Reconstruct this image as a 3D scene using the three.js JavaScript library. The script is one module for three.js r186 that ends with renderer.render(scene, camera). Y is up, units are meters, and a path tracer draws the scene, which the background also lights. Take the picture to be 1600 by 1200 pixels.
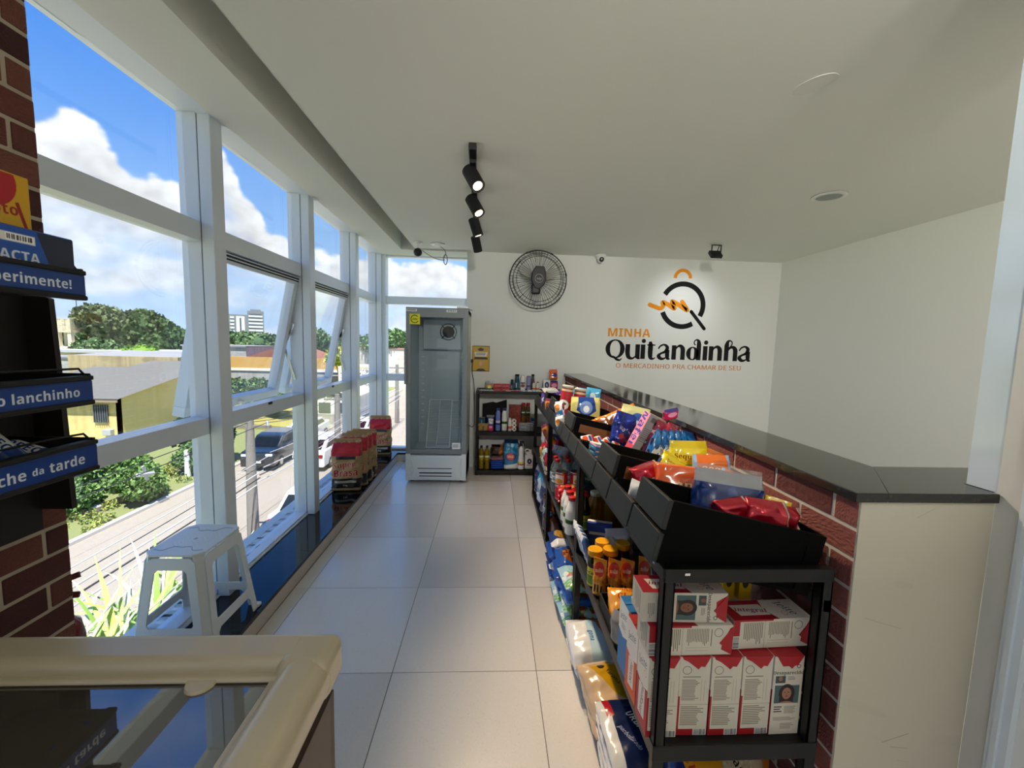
import * as THREE from 'three';
import { RoundedBoxGeometry } from 'three/addons/geometries/RoundedBoxGeometry.js';
import { mergeGeometries, toCreasedNormals } from 'three/addons/utils/BufferGeometryUtils.js';
import { ImprovedNoise } from 'three/addons/math/ImprovedNoise.js';
import { FontLoader } from 'three/addons/loaders/FontLoader.js';
import { TextGeometry } from 'three/addons/geometries/TextGeometry.js';

// ---------- camera, sky, sun, exposure ----------
const scene = new THREE.Scene();
const camera = new THREE.PerspectiveCamera(86.08, 4 / 3, 0.05, 900);
camera.rotation.order = 'YXZ';
camera.rotation.set(-0.0957518, -0.0496747, 0.0254606);
camera.position.set(0, 1.41373, 0);
const renderer = new THREE.WebGLRenderer({ antialias: true });
renderer.toneMapping = THREE.LinearToneMapping;
renderer.toneMappingExposure = 1.08;
renderer.shadowMap.enabled = true;

const SKY_GAIN = 1.5, SUN = 10, SPOT = 9, ADDED_LAMP = 8, ADDED_WASH = 8.5;
const noise = new ImprovedNoise();
function fbm(x, y, z, o) { let s = 0, a = 0.5, f = 1; for (let i = 0; i < o; i++) { s += a * noise.noise(x * f + 13.7 * i, y * f + 5.1 * i, z * f + 9.3 * i); f *= 2.03; a *= 0.5; } return s; }
const clamp = (v, a = 0, b = 1) => Math.min(b, Math.max(a, v));
const smooth = (a, b, v) => { v = clamp((v - a) / (b - a)); return v * v * (3 - 2 * v); };
const lerp = (a, b, t) => a + (b - a) * t;
{
  const EDGE = [[-76, 16], [-60, 17], [-46, 18], [-43, 19.6], [-41, 18.4], [-39, 16.2], [-37, 16.2], [-35, 14.8], [-33.2, 16.5], [-31.5, 19.4], [-29.5, 16], [-27, 12.6], [-24, 10], [-20, 10.3], [-16, 11.6], [-12, 10.6], [-8, 11.6], [-5, 11], [-2, 9.4], [13, 12]];
  const W = 2048, H = 1024, d = new Float32Array(W * H * 4);
  for (let j = 0; j < H; j++) {
    const el = ((j + 0.5) / H - 0.5) * Math.PI, y = Math.sin(el);
    for (let i = 0; i < W; i++) {
      const k = (j * W + i) * 4; d[k + 3] = 1;
      if (y < -0.02) { d[k] = 0.40; d[k + 1] = 0.39; d[k + 2] = 0.35; continue; }
      const ph = ((i + 0.5) / W - 0.5) * 2 * Math.PI, X = Math.cos(ph), Z = Math.sin(ph), e = el * 180 / Math.PI, az = Math.atan2(X, -Z) * 180 / Math.PI;
      const t = smooth(2, 30, e);
      let r = lerp(0.27, 0.040, t), g = lerp(0.47, 0.190, t), b = lerp(0.74, 0.60, t);
      // cumulus bank with a ragged top, hazy scattered clouds underneath
      const n1 = fbm(X * 10, e / 4.5, Z * 10, 6), n2 = fbm(X * 26 + 3, e / 1.7, Z * 26, 5), n3 = fbm(X * 4 + 9, e / 5, Z * 4, 5);
      let edge = 14 + 7 * noise.noise(X * 4.1, 3.3, Z * 4.1) + 4 * noise.noise(X * 9, 1.3, Z * 9);
      if (az > -75 && az < 12) { let q = EDGE.findIndex(p => p[0] > az); const A = EDGE[q - 1], B = EDGE[q], f = (az - A[0]) / (B[0] - A[0]); edge = lerp(edge, lerp(A[1], B[1], f * f * (3 - 2 * f)), smooth(-75, -62, az) * smooth(12, 2, az)); }
      const dd = edge + 3.2 * n1 + 1.7 * n2 - e;
      const bank = smooth(0, 0.7, dd) * lerp(1, 0.30 + 0.5 * smooth(-.1, .3, n3 + .3 * n1), smooth(2.5, 8.5, dd));
      const low = smooth(0.02, 0.32, n3 + 0.45 * n1 + 0.1) * 0.75 * smooth(edge + 1, edge - 4, e);
      const high = smooth(0.12, 0.5, fbm(X * 3 + 20, e / 14, Z * 3, 5)) * 0.5 * smooth(22, 40, e);
      const cov = Math.max(bank, low, high);
      const sh = clamp(0.80 + 0.42 * n2 + 0.35 * n1 + 0.12 * smooth(5, 0, dd), 0.55, 1.12);
      r = lerp(r, 0.72 * sh, cov); g = lerp(g, 0.75 * sh, cov); b = lerp(b, 0.78 * Math.max(sh, .72), cov);
      d[k] = r * SKY_GAIN; d[k + 1] = g * SKY_GAIN; d[k + 2] = b * SKY_GAIN;
    }
  }
  const sky = new THREE.DataTexture(d, W, H, THREE.RGBAFormat, THREE.FloatType);
  sky.mapping = THREE.EquirectangularReflectionMapping; sky.magFilter = THREE.LinearFilter; sky.minFilter = THREE.LinearFilter; sky.needsUpdate = true;
  scene.background = sky;
}
const sun = new THREE.DirectionalLight(0xfff8ee, SUN);
sun.position.set(-9, 54, 0); sun.target.position.set(-14, -6, -22);
sun.castShadow = true; sun.shadow.mapSize.set(4096, 4096);
Object.assign(sun.shadow.camera, { left: -60, right: 60, top: 60, bottom: -60, near: 1, far: 220 });
scene.add(sun, sun.target);

// ---------- helpers ----------
let seed = 7; const rnd = () => { seed |= 0; seed = seed + 0x6D2B79F5 | 0; let t = Math.imul(seed ^ seed >>> 15, 1 | seed); t = t + Math.imul(t ^ t >>> 7, 61 | t) ^ t; return ((t ^ t >>> 14) >>> 0) / 4294967296; };
const rr = (a, b) => a + (b - a) * rnd();
const V = (x, y, z) => new THREE.Vector3(x, y, z), PI = Math.PI;
const used = {};
function numbered(n) { n = n.replace(/_\d{3}$/, ''); const k = used[n] = (used[n] ?? -1) + 1; return k ? n + '_' + String(k).padStart(3, '0') : n; }
function plain(g) { if (g.index) g = g.toNonIndexed(); for (const a of Object.keys(g.attributes)) if (!['position', 'normal', 'uv'].includes(a)) g.deleteAttribute(a); g.clearGroups(); return g; }
function join(list) { return Array.isArray(list) ? (list.length === 1 ? list[0] : mergeGeometries(list.map(plain))) : list; }
function mesh(name, geo, mat, parent) {
  const m = new THREE.Mesh(join(geo), mat); m.castShadow = m.receiveShadow = true;
  m.name = parent ? name : numbered(name); (parent || scene).add(m); return m;
}
function tag(o, label, category, group, kind) { o.userData.label = label; o.userData.category = category; if (group) o.userData.group = group; if (kind) o.userData.kind = kind; return o; }
function thing(name, label, category, pos = [0, 0, 0], turn = 0, group) { const o = new THREE.Group(); o.name = numbered(name); o.position.set(...pos); o.rotation.y = turn; scene.add(o); return tag(o, label, category, group); }
function struct(name, label, category) { const o = new THREE.Group(); o.name = numbered(name); scene.add(o); return tag(o, label, category, null, 'structure'); }
function copy(o, label, pos, turn, group) { const c = o.clone(); c.name = numbered(o.name); c.userData = { ...o.userData }; if (label) c.userData.label = label; if (group) c.userData.group = group; if (pos) c.position.set(...pos); if (turn !== undefined) c.rotation.y = turn; scene.add(c); return c; }
function box(x0, x1, y0, y1, z0, z1, r = 0) {
  const w = x1 - x0, h = y1 - y0, d = z1 - z0;
  const g = r ? new RoundedBoxGeometry(w, h, d, 2, Math.min(r, w / 2.01, h / 2.01, d / 2.01)) : new THREE.BoxGeometry(w, h, d);
  return g.translate((x0 + x1) / 2, (y0 + y1) / 2, (z0 + z1) / 2);
}
// box with uv in metres
function mbox(x0, x1, y0, y1, z0, z1, s = 1) {
  const g = box(x0, x1, y0, y1, z0, z1), p = g.attributes.position, n = g.attributes.normal, u = g.attributes.uv;
  for (let i = 0; i < p.count; i++) { const ax = Math.abs(n.getX(i)), ay = Math.abs(n.getY(i)); ax > .5 ? u.setXY(i, p.getZ(i) * s, p.getY(i) * s) : ay > .5 ? u.setXY(i, p.getX(i) * s, p.getZ(i) * s) : u.setXY(i, p.getX(i) * s, p.getY(i) * s); }
  return g;
}
function cyl(r0, r1, h, x = 0, y = 0, z = 0, seg = 24) { return new THREE.CylinderGeometry(r1, r0, h, seg).translate(x, y + h / 2, z); }
function rod(a, b, r, seg = 8) {
  const d = b.clone().sub(a), g = new THREE.CylinderGeometry(r, r, d.length(), seg);
  g.applyQuaternion(new THREE.Quaternion().setFromUnitVectors(V(0, 1, 0), d.clone().normalize()));
  return g.translate((a.x + b.x) / 2, (a.y + b.y) / 2, (a.z + b.z) / 2);
}
function bar(a, b, w, h) { // rectangular bar from a to b
  const d = b.clone().sub(a), g = new THREE.BoxGeometry(w, d.length(), h);
  g.applyQuaternion(new THREE.Quaternion().setFromUnitVectors(V(0, 1, 0), d.clone().normalize()));
  return g.translate((a.x + b.x) / 2, (a.y + b.y) / 2, (a.z + b.z) / 2);
}
const tube = (pts, r, seg = 32, rs = 6, closed = false) => new THREE.TubeGeometry(new THREE.CatmullRomCurve3(pts.map(p => V(...p)), closed), seg, r, rs, closed);
const lathe = (pts, seg = 24) => new THREE.LatheGeometry(pts.map(p => new THREE.Vector2(...p)), seg);
function shapeOf(pts, holes = []) { const s = new THREE.Shape(pts.map(p => new THREE.Vector2(...p))); for (const h of holes) s.holes.push(new THREE.Path(h.map(p => new THREE.Vector2(...p)))); return s; }
const extrude = (shape, depth, bevel = 0, seg = 2) => new THREE.ExtrudeGeometry(shape, { depth, bevelEnabled: bevel > 0, bevelSize: bevel, bevelThickness: bevel, bevelSegments: seg, curveSegments: 12 });
const std = (color, roughness = 0.6, more = {}) => new THREE.MeshStandardMaterial({ color, roughness, ...more });
const phy = (color, roughness = 0.4, more = {}) => new THREE.MeshPhysicalMaterial({ color, roughness, ...more });
function canvasTex(w, h, draw, wrap) {
  const c = document.createElement('canvas'); c.width = w; c.height = h; const x = c.getContext('2d'); draw(x, w, h);
  const t = new THREE.CanvasTexture(c); t.colorSpace = THREE.SRGBColorSpace; if (wrap) t.wrapS = t.wrapT = THREE.RepeatWrapping; return t;
}
function noiseTex(n, f, seedv) { // grey bump map, tileable enough at these scales
  const d = new Uint8Array(n * n * 4);
  for (let j = 0; j < n; j++) for (let i = 0; i < n; i++) {
    const u = i / n * PI * 2, v = j / n * PI * 2, k = (j * n + i) * 4;
    let s = 0, a = 0.5, q = f; for (let o = 0; o < 4; o++) { s += a * noise.noise(Math.cos(u) * q + seedv, Math.sin(u) * q + Math.cos(v) * q, Math.sin(v) * q + o * 3.3); a *= 0.55; q *= 2; }
    const g = clamp(s * 0.8 + 0.5) * 255; d[k] = d[k + 1] = d[k + 2] = g; d[k + 3] = 255;
  }
  const t = new THREE.DataTexture(d, n, n); t.wrapS = t.wrapT = THREE.RepeatWrapping; t.magFilter = THREE.LinearFilter; t.minFilter = THREE.LinearFilter; t.needsUpdate = true; return t;
}
const bumpA = noiseTex(256, 2.5, 3.3), bumpB = noiseTex(256, 6, 9.1);
function speckle(w, base, dots, n, rmax) {
  return canvasTex(w, w, (x) => { x.fillStyle = base; x.fillRect(0, 0, w, w); for (let i = 0; i < n; i++) { x.fillStyle = dots[i % dots.length]; x.globalAlpha = rr(.15, .7); x.beginPath(); x.arc(rr(0, w), rr(0, w), rr(.3, rmax), 0, 7); x.fill(); } x.globalAlpha = 1; }, true);
}
// ---------- shared materials ----------
const M = {
  wall: std(0xe9ebe6, 0.85, { bumpMap: bumpA, bumpScale: 0.0006 }),
  ceiling: std(0xe9ebe3, 0.9),
  alu: phy(0xdfe9f2, 0.32, { clearcoat: 0.3, clearcoatRoughness: 0.2 }),  // bluish base colour carries the sky light falling on the frames
  gasket: std(0x15181a, 0.7),
  glass: phy(0xffffff, 0, { transmission: 1, thickness: 0, ior: 1.5 }),
  black: std(0x0c0d0e, 0.45), matteBlack: std(0x111214, 0.75), steel: std(0x0b0c0d, 0.42, { metalness: 0.2 }),
  white: phy(0xf2f2ef, 0.35), chrome: std(0xd0d4d6, 0.2, { metalness: 1 }),
};
M.tile = phy(0xffffff, 0.3, { clearcoat: 1, clearcoatRoughness: .16, map: speckle(512, '#e4e2df', ['#efedea', '#d0cdc9', '#d9d6d2', '#f2f0ed'], 9000, 1.6) });
M.tile2 = phy(0xf5f3f1, 0.32, { map: M.tile.map, clearcoat: 1, clearcoatRoughness: .18 });
M.skirt = std(0xcfc8bd, 0.4);
M.granite = phy(0xffffff, 0.07, { map: speckle(512, '#0d0e0f', ['#1c1e20', '#050505', '#2b2c2e', '#111'], 5000, 1.5) });
M.graniteTop = phy(0xffffff, 0.1, { map: speckle(512, '#2b2b29', ['#3a3a37', '#1c1c1b', '#484743', '#232322'], 9000, 1.6) });
M.grout = std(0x6d665e, 0.95);
// ---------- room shell ----------
const WX = -1.372, MX = -1.312, GX = -1.432; // frame face, mullion face, glass plane
{
  const fl = struct('floor', 'light greige porcelain tile floor with thin dark joints', 'floor');
  mesh('grout_bed', box(-1.6, 3.6, -0.3, -0.003, -5.2, 3.1), M.grout, fl);
  const xs = [-1.10, -1.02, -0.40, 0.22, 0.84, 1.46, 2.08, 2.70, 3.28], G = 0.0016;
  const geoms = {};
  for (let i = 0; i < xs.length - 1; i++) for (let j = -7; j < 6; j++) {
    const z1 = -1.658 - 0.62 * j, z0 = Math.max(z1 - 0.62, -4.84); if (z1 < -4.84) continue;
    if (xs[i] >= 0.84 && (z1 < -4.7)) continue;
    const w = xs[i + 1] - xs[i] - 2 * G, d = z1 - z0 - 2 * G, key = w.toFixed(3) + d.toFixed(3);
    if (d < 0.01) continue;
    const g = geoms[key] ??= (() => { const b = mbox(-w / 2, w / 2, -0.008, 0, -d / 2, d / 2, 1.3); return b; })();
    const m = mesh('tile', g, (i + j) % 3 ? M.tile : M.tile2, fl); m.position.set((xs[i] + xs[i + 1]) / 2, rr(-0.0004, 0), (z0 + z1) / 2);
  }
  const base = struct('baseboard_left', 'beige tile skirting under the black window sill', 'skirting');
  mesh('plinth', [box(-1.62, -1.112, 0, 0.08, -4.85, 3.1), box(-1.62, -0.27, 0, 0.08, -5.2, -4.85)], M.wall, base);
  for (let j = -7; j < 6; j++) { const z1 = -1.658 - 0.62 * j, z0 = Math.max(z1 - 0.62, -4.838); if (z1 - z0 > .05) mesh('skirting_tile', box(-1.1115, -1.102, 0.001, 0.0795, z0 + .001, z1 - .001), M.skirt, base); }
  mesh('skirting_tile', box(-1.10, -0.27, 0.001, 0.0795, -4.85, -4.84), M.skirt, base);
  const sill = struct('window_sill', 'polished black granite ledge running below the windows', 'ledge');
  for (const [a, b] of [[-0.6, 3.1], [-2.511, -0.602], [-4.30, -2.513], [-5.05, -4.302]]) mesh('granite_slab', mbox(-1.46, -1.10, 0.08, 0.1, a, b), M.granite, sill);
  mesh('granite_slab', mbox(-1.10, -0.27, 0.08, 0.1, -5.08, -4.838), M.granite, sill);
  // ceiling: main panel, lowered strips, open slot between them
  const H = 2.42, c = struct('ceiling', 'white plasterboard ceiling with an open slot beside the windows', 'ceiling');
  mesh('main_panel', [box(-0.86, 3.4, H, H + .05, -4.59, 3.1), box(-0.262, 3.4, H, H + .05, -4.7, -4.59)], M.ceiling, c);
  mesh('window_strip', [box(-1.297, -1.018, H, 2.62, -5.0, 3.1), box(-1.018, -0.262, H, 2.62, -5.0, -4.69)], M.ceiling, c);
  mesh('slot_top', [box(-1.1, -0.262, 2.60, 2.7, -5.0, 3.1)], M.ceiling, c);
  mesh('roof_slab', box(-1.47, 3.9, 2.62, 2.9, -5.4, 3.4), M.wall, c);
  mesh('plaster_patch', new THREE.CylinderGeometry(.06, .06, .0012, 32).scale(.8, 1, 1.25).rotateY(.5).translate(1.195, H - .0006, -1.6), std(0xe4e6de, .92), c);
  mesh('wall_back', [box(-0.262, 3.6, 0, 2.62, -5.2, -4.66), box(-0.30, -0.262, 0, 2.62, -5.2, -4.70)], M.wall);
  tag(scene.getObjectByName('wall_back'), 'white end wall carrying the shop logo and the fan', 'wall', null, 'structure');
  tag(mesh('wall_right', box(3.285, 3.6, 0, 2.62, -4.66, 3.1), M.wall), 'plain white side wall beyond the counter', 'wall', null, 'structure');
  tag(mesh('wall_front', box(-1.7, 3.6, 0, 2.62, 3.1, 3.3), M.wall), 'white wall at the near end of the shop', 'wall', null, 'structure');
  tag(mesh('wall_facade', box(-1.62, 3.9, -5.8, -0.95, -5.4, 3.4), M.wall), 'building front below the shop windows', 'wall', null, 'structure');
  tag(mesh('wall_facade_upper', [box(-1.55, 3.9, -.95, -.3, -5.3, 3.4), box(-1.55, -1.5, -.3, .08, -5.2, 3.3), box(-1.55, -.3, -.3, .08, -5.2, -5.12)], M.wall), 'slab edge of the building under the window ledge', 'wall', null, 'structure');
  // counter half wall: plaster core, brick facing
  const cw = struct('wall_counter', 'half wall faced with red brick and a scuffed plaster end', 'half wall');
  M.plaster = std(0xffffff, 0.85, { bumpMap: bumpA, bumpScale: 0.001, map: canvasTex(512, 1024, (x, w, h) => {
    x.fillStyle = '#d3ccb9'; x.fillRect(0, 0, w, h);
    for (let i = 0; i < 60; i++) { x.globalAlpha = rr(.04, .16); x.fillStyle = i % 3 ? '#a79f8b' : '#e8e3d5'; x.beginPath(); x.ellipse(rr(0, w), rr(0, h), rr(5, 60), rr(3, 30), rr(0, 3), 0, 7); x.fill(); }
    x.strokeStyle = '#6b6455'; for (let i = 0; i < 38; i++) { x.globalAlpha = rr(.15, .5); x.lineWidth = rr(.6, 1.6); const a = rr(0, w), b = rr(0, h * .7); x.beginPath(); x.moveTo(a, b); x.lineTo(a + rr(-50, 60), b + rr(-4, 36)); x.stroke(); }
    x.globalAlpha = .3; x.fillStyle = '#6e6759'; x.fillRect(0, 0, w, 14); x.globalAlpha = 1;
  }) });
  const core = [mbox(.852, 1.05, 0, 1.0785, -4.66, -1.05, .9), mbox(.846, 1.168, 0, 1.0785, -1.05, -0.866, .9)];
  mesh('plaster_core', core, M.plaster, cw);
  M.mortar = std(0xcdc8be, 0.95, { bumpMap: bumpB, bumpScale: .002 });
  mesh('mortar_bed', box(.8435, .853, 0, 1.0785, -4.659, -0.868), M.mortar, cw);
  const bm = ['#7c4540', '#6d3a38', '#8a5049', '#633431'].map((s, i) => std(s, .85, { bumpMap: i % 2 ? bumpA : bumpB, bumpScale: .004 }));
  M.bricks = bm;
  const bg = mbox(-.0035, .0035, 0, .061, 0, .195, 4), bh = mbox(-.0035, .0035, 0, .061, 0, .085, 4);
  for (let r = 0; r < 15; r++) { const y = 1.079 - .0715 * (r + 1) + .008; for (let k = 0, z = -4.655 + (r % 2 ? -.105 : 0); z < -.90; k++, z += .207) {
    let a = Math.max(z, -4.655), b = Math.min(z + .195, -.869); if (b - a < .03) continue;
    const full = b - a > .19; const m = mesh('brick', full ? bg : bh, bm[Math.floor(rr(0, 4))], cw); m.position.set(.8445 + rr(-.0006, .0006), y, a); if (!full) m.scale.z = (b - a) / .085; } }
  // brick column at the near left
  const col = struct('pillar_brick', 'red brick column at the near left of the window wall', 'column');
  mesh('mortar_core', box(-1.45, -1.1012, 0.1, 2.42, -1.0878, -.2), std(0xb3a692, .95, { bumpMap: bumpB, bumpScale: .002 }), col);
  const b2 = ['#5a2f29', '#6e3d33', '#4b2623', '#7d4a3c'].map((s, i) => std(s, .85, { bumpMap: i % 2 ? bumpA : bumpB, bumpScale: .005 }));
  const cg = box(-.005, .005, 0, .0605, 0, .15, .003), ch = box(-.005, .005, 0, .0605, 0, .052, .003);
  for (let r = 0; r < 34; r++) { const y = 0.102 + .0692 * r - .004; let z = -1.0885, odd = r % 2;
    for (const L of odd ? [.052, .15, .15] : [.15, .15, .052]) { const m = mesh('brick', L > .1 ? cg : ch, b2[Math.floor(rr(0, 4))], col); m.position.set(-1.104 + rr(-.001, .001), y, z); z += L + .009; } }
  // granite worktop, two slabs with a mitred joint
  const top = thing('granite_worktop', 'dark grey granite worktop lying along the brick half wall', 'countertop');
  const slab = pts => { const g = extrude(shapeOf(pts.map(([x, z]) => [x, -z])), .018, .002, 2).rotateX(-PI / 2).translate(0, 1.081, 0); return g; };
  mesh('slab', slab([[.826, -4.655], [1.062, -4.655], [1.062, -1.068], [.897, -.859], [.826, -.859]]), M.graniteTop, top);
  mesh('slab', slab([[.902, -.859], [1.066, -1.068], [1.6, -1.068], [1.6, -.93], [1.164, -.93], [1.164, -.859]]), M.graniteTop, top);
  // right pier with door frame
  tag(mesh('pillar_right', [box(1.168, 1.4, 0, 2.42, -.865, -.812)], std(0xd9d8d2, .5)), 'narrow white pier at the end of the counter', 'pier', null, 'structure');
  tag(mesh('pillar_right_upper', box(1.172, 1.6, 1.101, 2.42, -.93, -.866), phy(0xd6e3ee, .18, { clearcoat: 1, clearcoatRoughness: .08 })), 'glossy pier top above the end of the counter, bluish sky light put into its colour', 'pier', null, 'structure');  // pier top coloured bluish to stand in for reflected window sky
  const df = struct('door_1', 'white metal framed door at the right edge', 'door');
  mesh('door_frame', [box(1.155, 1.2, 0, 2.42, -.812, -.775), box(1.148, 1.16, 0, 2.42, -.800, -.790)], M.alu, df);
  mesh('door_panel', box(1.17, 1.195, 0, 2.42, -.775, 0.1), M.white, df);
}
// ---------- windows ----------
function bay(n, z1, z0, open, label) { // z1 near end, z0 far end (mullion centre at z0)
  const w = struct('window_' + n, label, 'window'), a = z0 + .0435, b = z1 - .0435;
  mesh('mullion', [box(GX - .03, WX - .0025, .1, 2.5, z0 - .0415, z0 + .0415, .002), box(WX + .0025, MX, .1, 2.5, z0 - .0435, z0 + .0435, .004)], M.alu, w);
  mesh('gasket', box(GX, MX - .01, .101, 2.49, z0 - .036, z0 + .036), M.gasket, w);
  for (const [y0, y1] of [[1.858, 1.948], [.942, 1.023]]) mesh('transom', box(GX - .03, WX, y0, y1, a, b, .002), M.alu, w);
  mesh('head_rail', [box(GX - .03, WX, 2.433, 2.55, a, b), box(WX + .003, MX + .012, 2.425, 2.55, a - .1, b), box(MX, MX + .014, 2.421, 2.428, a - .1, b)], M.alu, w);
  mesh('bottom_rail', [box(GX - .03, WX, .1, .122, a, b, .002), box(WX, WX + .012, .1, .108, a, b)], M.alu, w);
  mesh('pane', box(GX - .006, GX, .122, .942, a, b), M.glass, w);
  mesh('pane', box(GX - .006, GX, 1.948, 2.433, a, b), M.glass, w);
  if (!open) { mesh('pane', box(GX - .006, GX, 1.023, 1.858, a, b), M.glass, w); return w; }
  const s = new THREE.Group(); s.name = 'sash'; s.position.set(-1.415, 1.856, 0); s.rotation.z = -0.2; w.add(s);
  const L = .868, t = .052;
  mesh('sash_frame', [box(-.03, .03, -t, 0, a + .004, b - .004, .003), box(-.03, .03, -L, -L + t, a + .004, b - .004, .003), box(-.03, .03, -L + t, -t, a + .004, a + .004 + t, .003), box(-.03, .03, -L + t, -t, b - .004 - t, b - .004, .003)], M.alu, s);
  mesh('sash_pane', box(-.008, -.002, -L + t, -t, a + t, b - t), M.glass, s);
  mesh('sash_seal', [box(.026, .0315, -.018, -.008, a + .006, b - .006), box(.026, .0315, -.034, -.026, a + .006, b - .006)], M.gasket, s);
  for (const z of [a + .012, b - .012]) { // scissor stay on each jamb
    const p = V(-1.43, 1.52, z), q = V(-1.50, 1.36, z), r = V(-1.43, 1.12, z);
    mesh('stay_arm', [bar(V(-1.425, 1.70, z), V(-1.46, 1.44, z), .018, .004), bar(p, q, .016, .004), bar(q, r, .016, .004)], M.chrome, w);
  }
  mesh('handle', [box(.03, .055, -L + .01, -L + .03, (a + b) / 2 - .02, (a + b) / 2 + .02, .004), bar(V(.045, -L + .02, b - .12), V(.075, -L + .09, b - .12), .012, .018)], M.white, s);
  mesh('latch_plate', box(WX, WX + .004, 1.006, 1.022, (a + b) / 2 - .02, (a + b) / 2 + .02), M.black, w);
  return w;
}
bay(1, -1.084, -2.0915, false, 'tall fixed aluminium window bay nearest the brick column');
bay(2, -2.0915, -3.1085, true, 'second window bay from the brick column, middle sash tilted open');
bay(3, -3.1085, -4.11, true, 'third window bay from the brick column, behind the charcoal bags');
const w4 = bay(4, -4.11, -5.0, false, 'narrow fixed window bay beside the room corner');
for (let i = 0; i < 3; i++) bay(6 + i, 3.1 - i * 1.05, 2.05 - i * 1.05, false, 'plain fixed window bay behind the viewer, number ' + ['one', 'two', 'three'][i] + ' from the near wall');
{ // end window beside the fridge
  const w = struct('window_5', 'fixed end window behind the upright fridge', 'window'), Z = -5.05;
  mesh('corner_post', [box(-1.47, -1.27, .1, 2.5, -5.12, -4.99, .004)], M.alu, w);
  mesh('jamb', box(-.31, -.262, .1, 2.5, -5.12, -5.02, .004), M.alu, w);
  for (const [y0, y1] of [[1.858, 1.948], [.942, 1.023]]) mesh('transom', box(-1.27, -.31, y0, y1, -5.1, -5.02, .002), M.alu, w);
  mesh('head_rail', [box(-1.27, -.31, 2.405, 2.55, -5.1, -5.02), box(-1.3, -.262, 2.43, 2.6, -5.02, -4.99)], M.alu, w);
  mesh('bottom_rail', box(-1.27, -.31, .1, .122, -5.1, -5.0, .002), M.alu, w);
  for (const [y0, y1] of [[.122, .942], [1.023, 1.858], [1.948, 2.405]]) mesh('pane', box(-1.27, -.31, y0, y1, Z - .006, Z), M.glass, w);
  tag(mesh('wall_left', [box(-1.475, -1.46, 2.5, 2.62, -5.2, 3.3), box(-1.475, -.262, 2.5, 2.62, -5.2, -5.06), box(-1.6, -1.45, .08, 2.62, -1.05, -.2)], M.wall), 'white lintel above the window bays', 'wall', null, 'structure');
}
// ---------- outside: street, houses, trees, cars ----------
const GY = -5.8;
{
  const gmap = speckle(512, '#b3afa6', ['#c6c3bb', '#99958c', '#a5a198', '#d3d1ca'], 6000, 2.2);
  gmap.repeat.set(.25, .25);
  const road = new THREE.MeshStandardMaterial({ color: 0xdad6cf, roughness: .95, map: gmap, bumpMap: bumpB, bumpScale: .02 });
  const st = struct('street', 'pale worn concrete street below the windows', 'street');
  mesh('road_surface', mbox(-14.2, -4.2, GY - .3, GY, -66, 40), road, st);
  mesh('kerb', mbox(-14.4, -14.2, GY - .3, GY + .12, -66, 40), std(0xd8d2c6, .9), st);
  mesh('kerb', mbox(-4.2, -4.0, GY - .3, GY + .12, -66, 40), std(0xcfc9bd, .9), st);
  mesh('sidewalk', mbox(-4.0, -1.6, GY - .3, GY + .11, -66, 40), std(0xbfb8ac, .95, { map: gmap }), st);
  for (let k = 0; k < 5; k++) mesh('rut_line', box(-13.4 + k * 2.1, -13.37 + k * 2.1, GY, GY + .004, -50, 20), std(0x8d857a, .95), st);
  const gr = struct('ground', 'grass and bare earth ground beyond the street', 'ground');
  mesh('earth', box(-420, 300, GY - .5, GY - .02, -460, 120), std(0x77804f, .95), gr);
  mesh('yard_slope', extrude(shapeOf([[-24, -.4], [-14.4, -.4], [-14.4, .05], [-18, .35], [-22, .7], [-24, .8]]), 13.3).translate(0, GY, -46.4), std(0xa8a055, .95, { bumpMap: bumpB, bumpScale: .05 }), gr);
}
// foliage
const leafGeo = (() => { const l = []; for (let i = 0; i < 3; i++) { const g = new THREE.PlaneGeometry(1, .55, 2, 1), p = g.attributes.position; for (let k = 0; k < p.count; k++) p.setZ(k, -.5 * p.getX(k) ** 2); g.computeVertexNormals(); g.rotateX(i * 1.05 - 1).rotateZ(i * 2.1).translate(.25 * Math.cos(i * 2.1), .25 * Math.sin(i * 2.1), .1 * i); l.push(g); } return join(l); })();
const leafMat = std(0xffffff, .75, { side: THREE.DoubleSide });
function foliage(parent, blobs, n, size, cols) {
  const im = new THREE.InstancedMesh(leafGeo, leafMat, n), d = new THREE.Object3D(), c = new THREE.Color(), k = new THREE.Color();
  im.name = 'foliage'; im.castShadow = im.receiveShadow = true; im.userData.kind = 'stuff';
  let tot = blobs.reduce((s, b) => s + b[3] * b[3], 0);
  for (let i = 0; i < n; i++) {
    let t = rnd() * tot, b; for (b of blobs) { t -= b[3] * b[3]; if (t < 0) break; }
    const u = rr(-.65, 1), a = rr(0, 2 * PI), q = Math.sqrt(1 - u * u), R = b[3] * rr(.78, 1.06);
    d.position.set(b[0] + R * q * Math.cos(a), b[1] + R * u * .85, b[2] + R * q * Math.sin(a));
    d.rotation.set(rr(0, 6), rr(0, 6), rr(0, 6)); d.scale.setScalar(size * rr(.6, 1.35)); d.updateMatrix(); im.setMatrixAt(i, d.matrix);
    c.set(cols[i % cols.length]).lerp(k.set(cols[(i * 7 + 1) % cols.length]), rnd()).multiplyScalar(rr(.75, 1.2)); im.setColorAt(i, c);
  }
  parent.add(im); return im;
}
const bark = std(0x5c4a38, .95);
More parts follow.
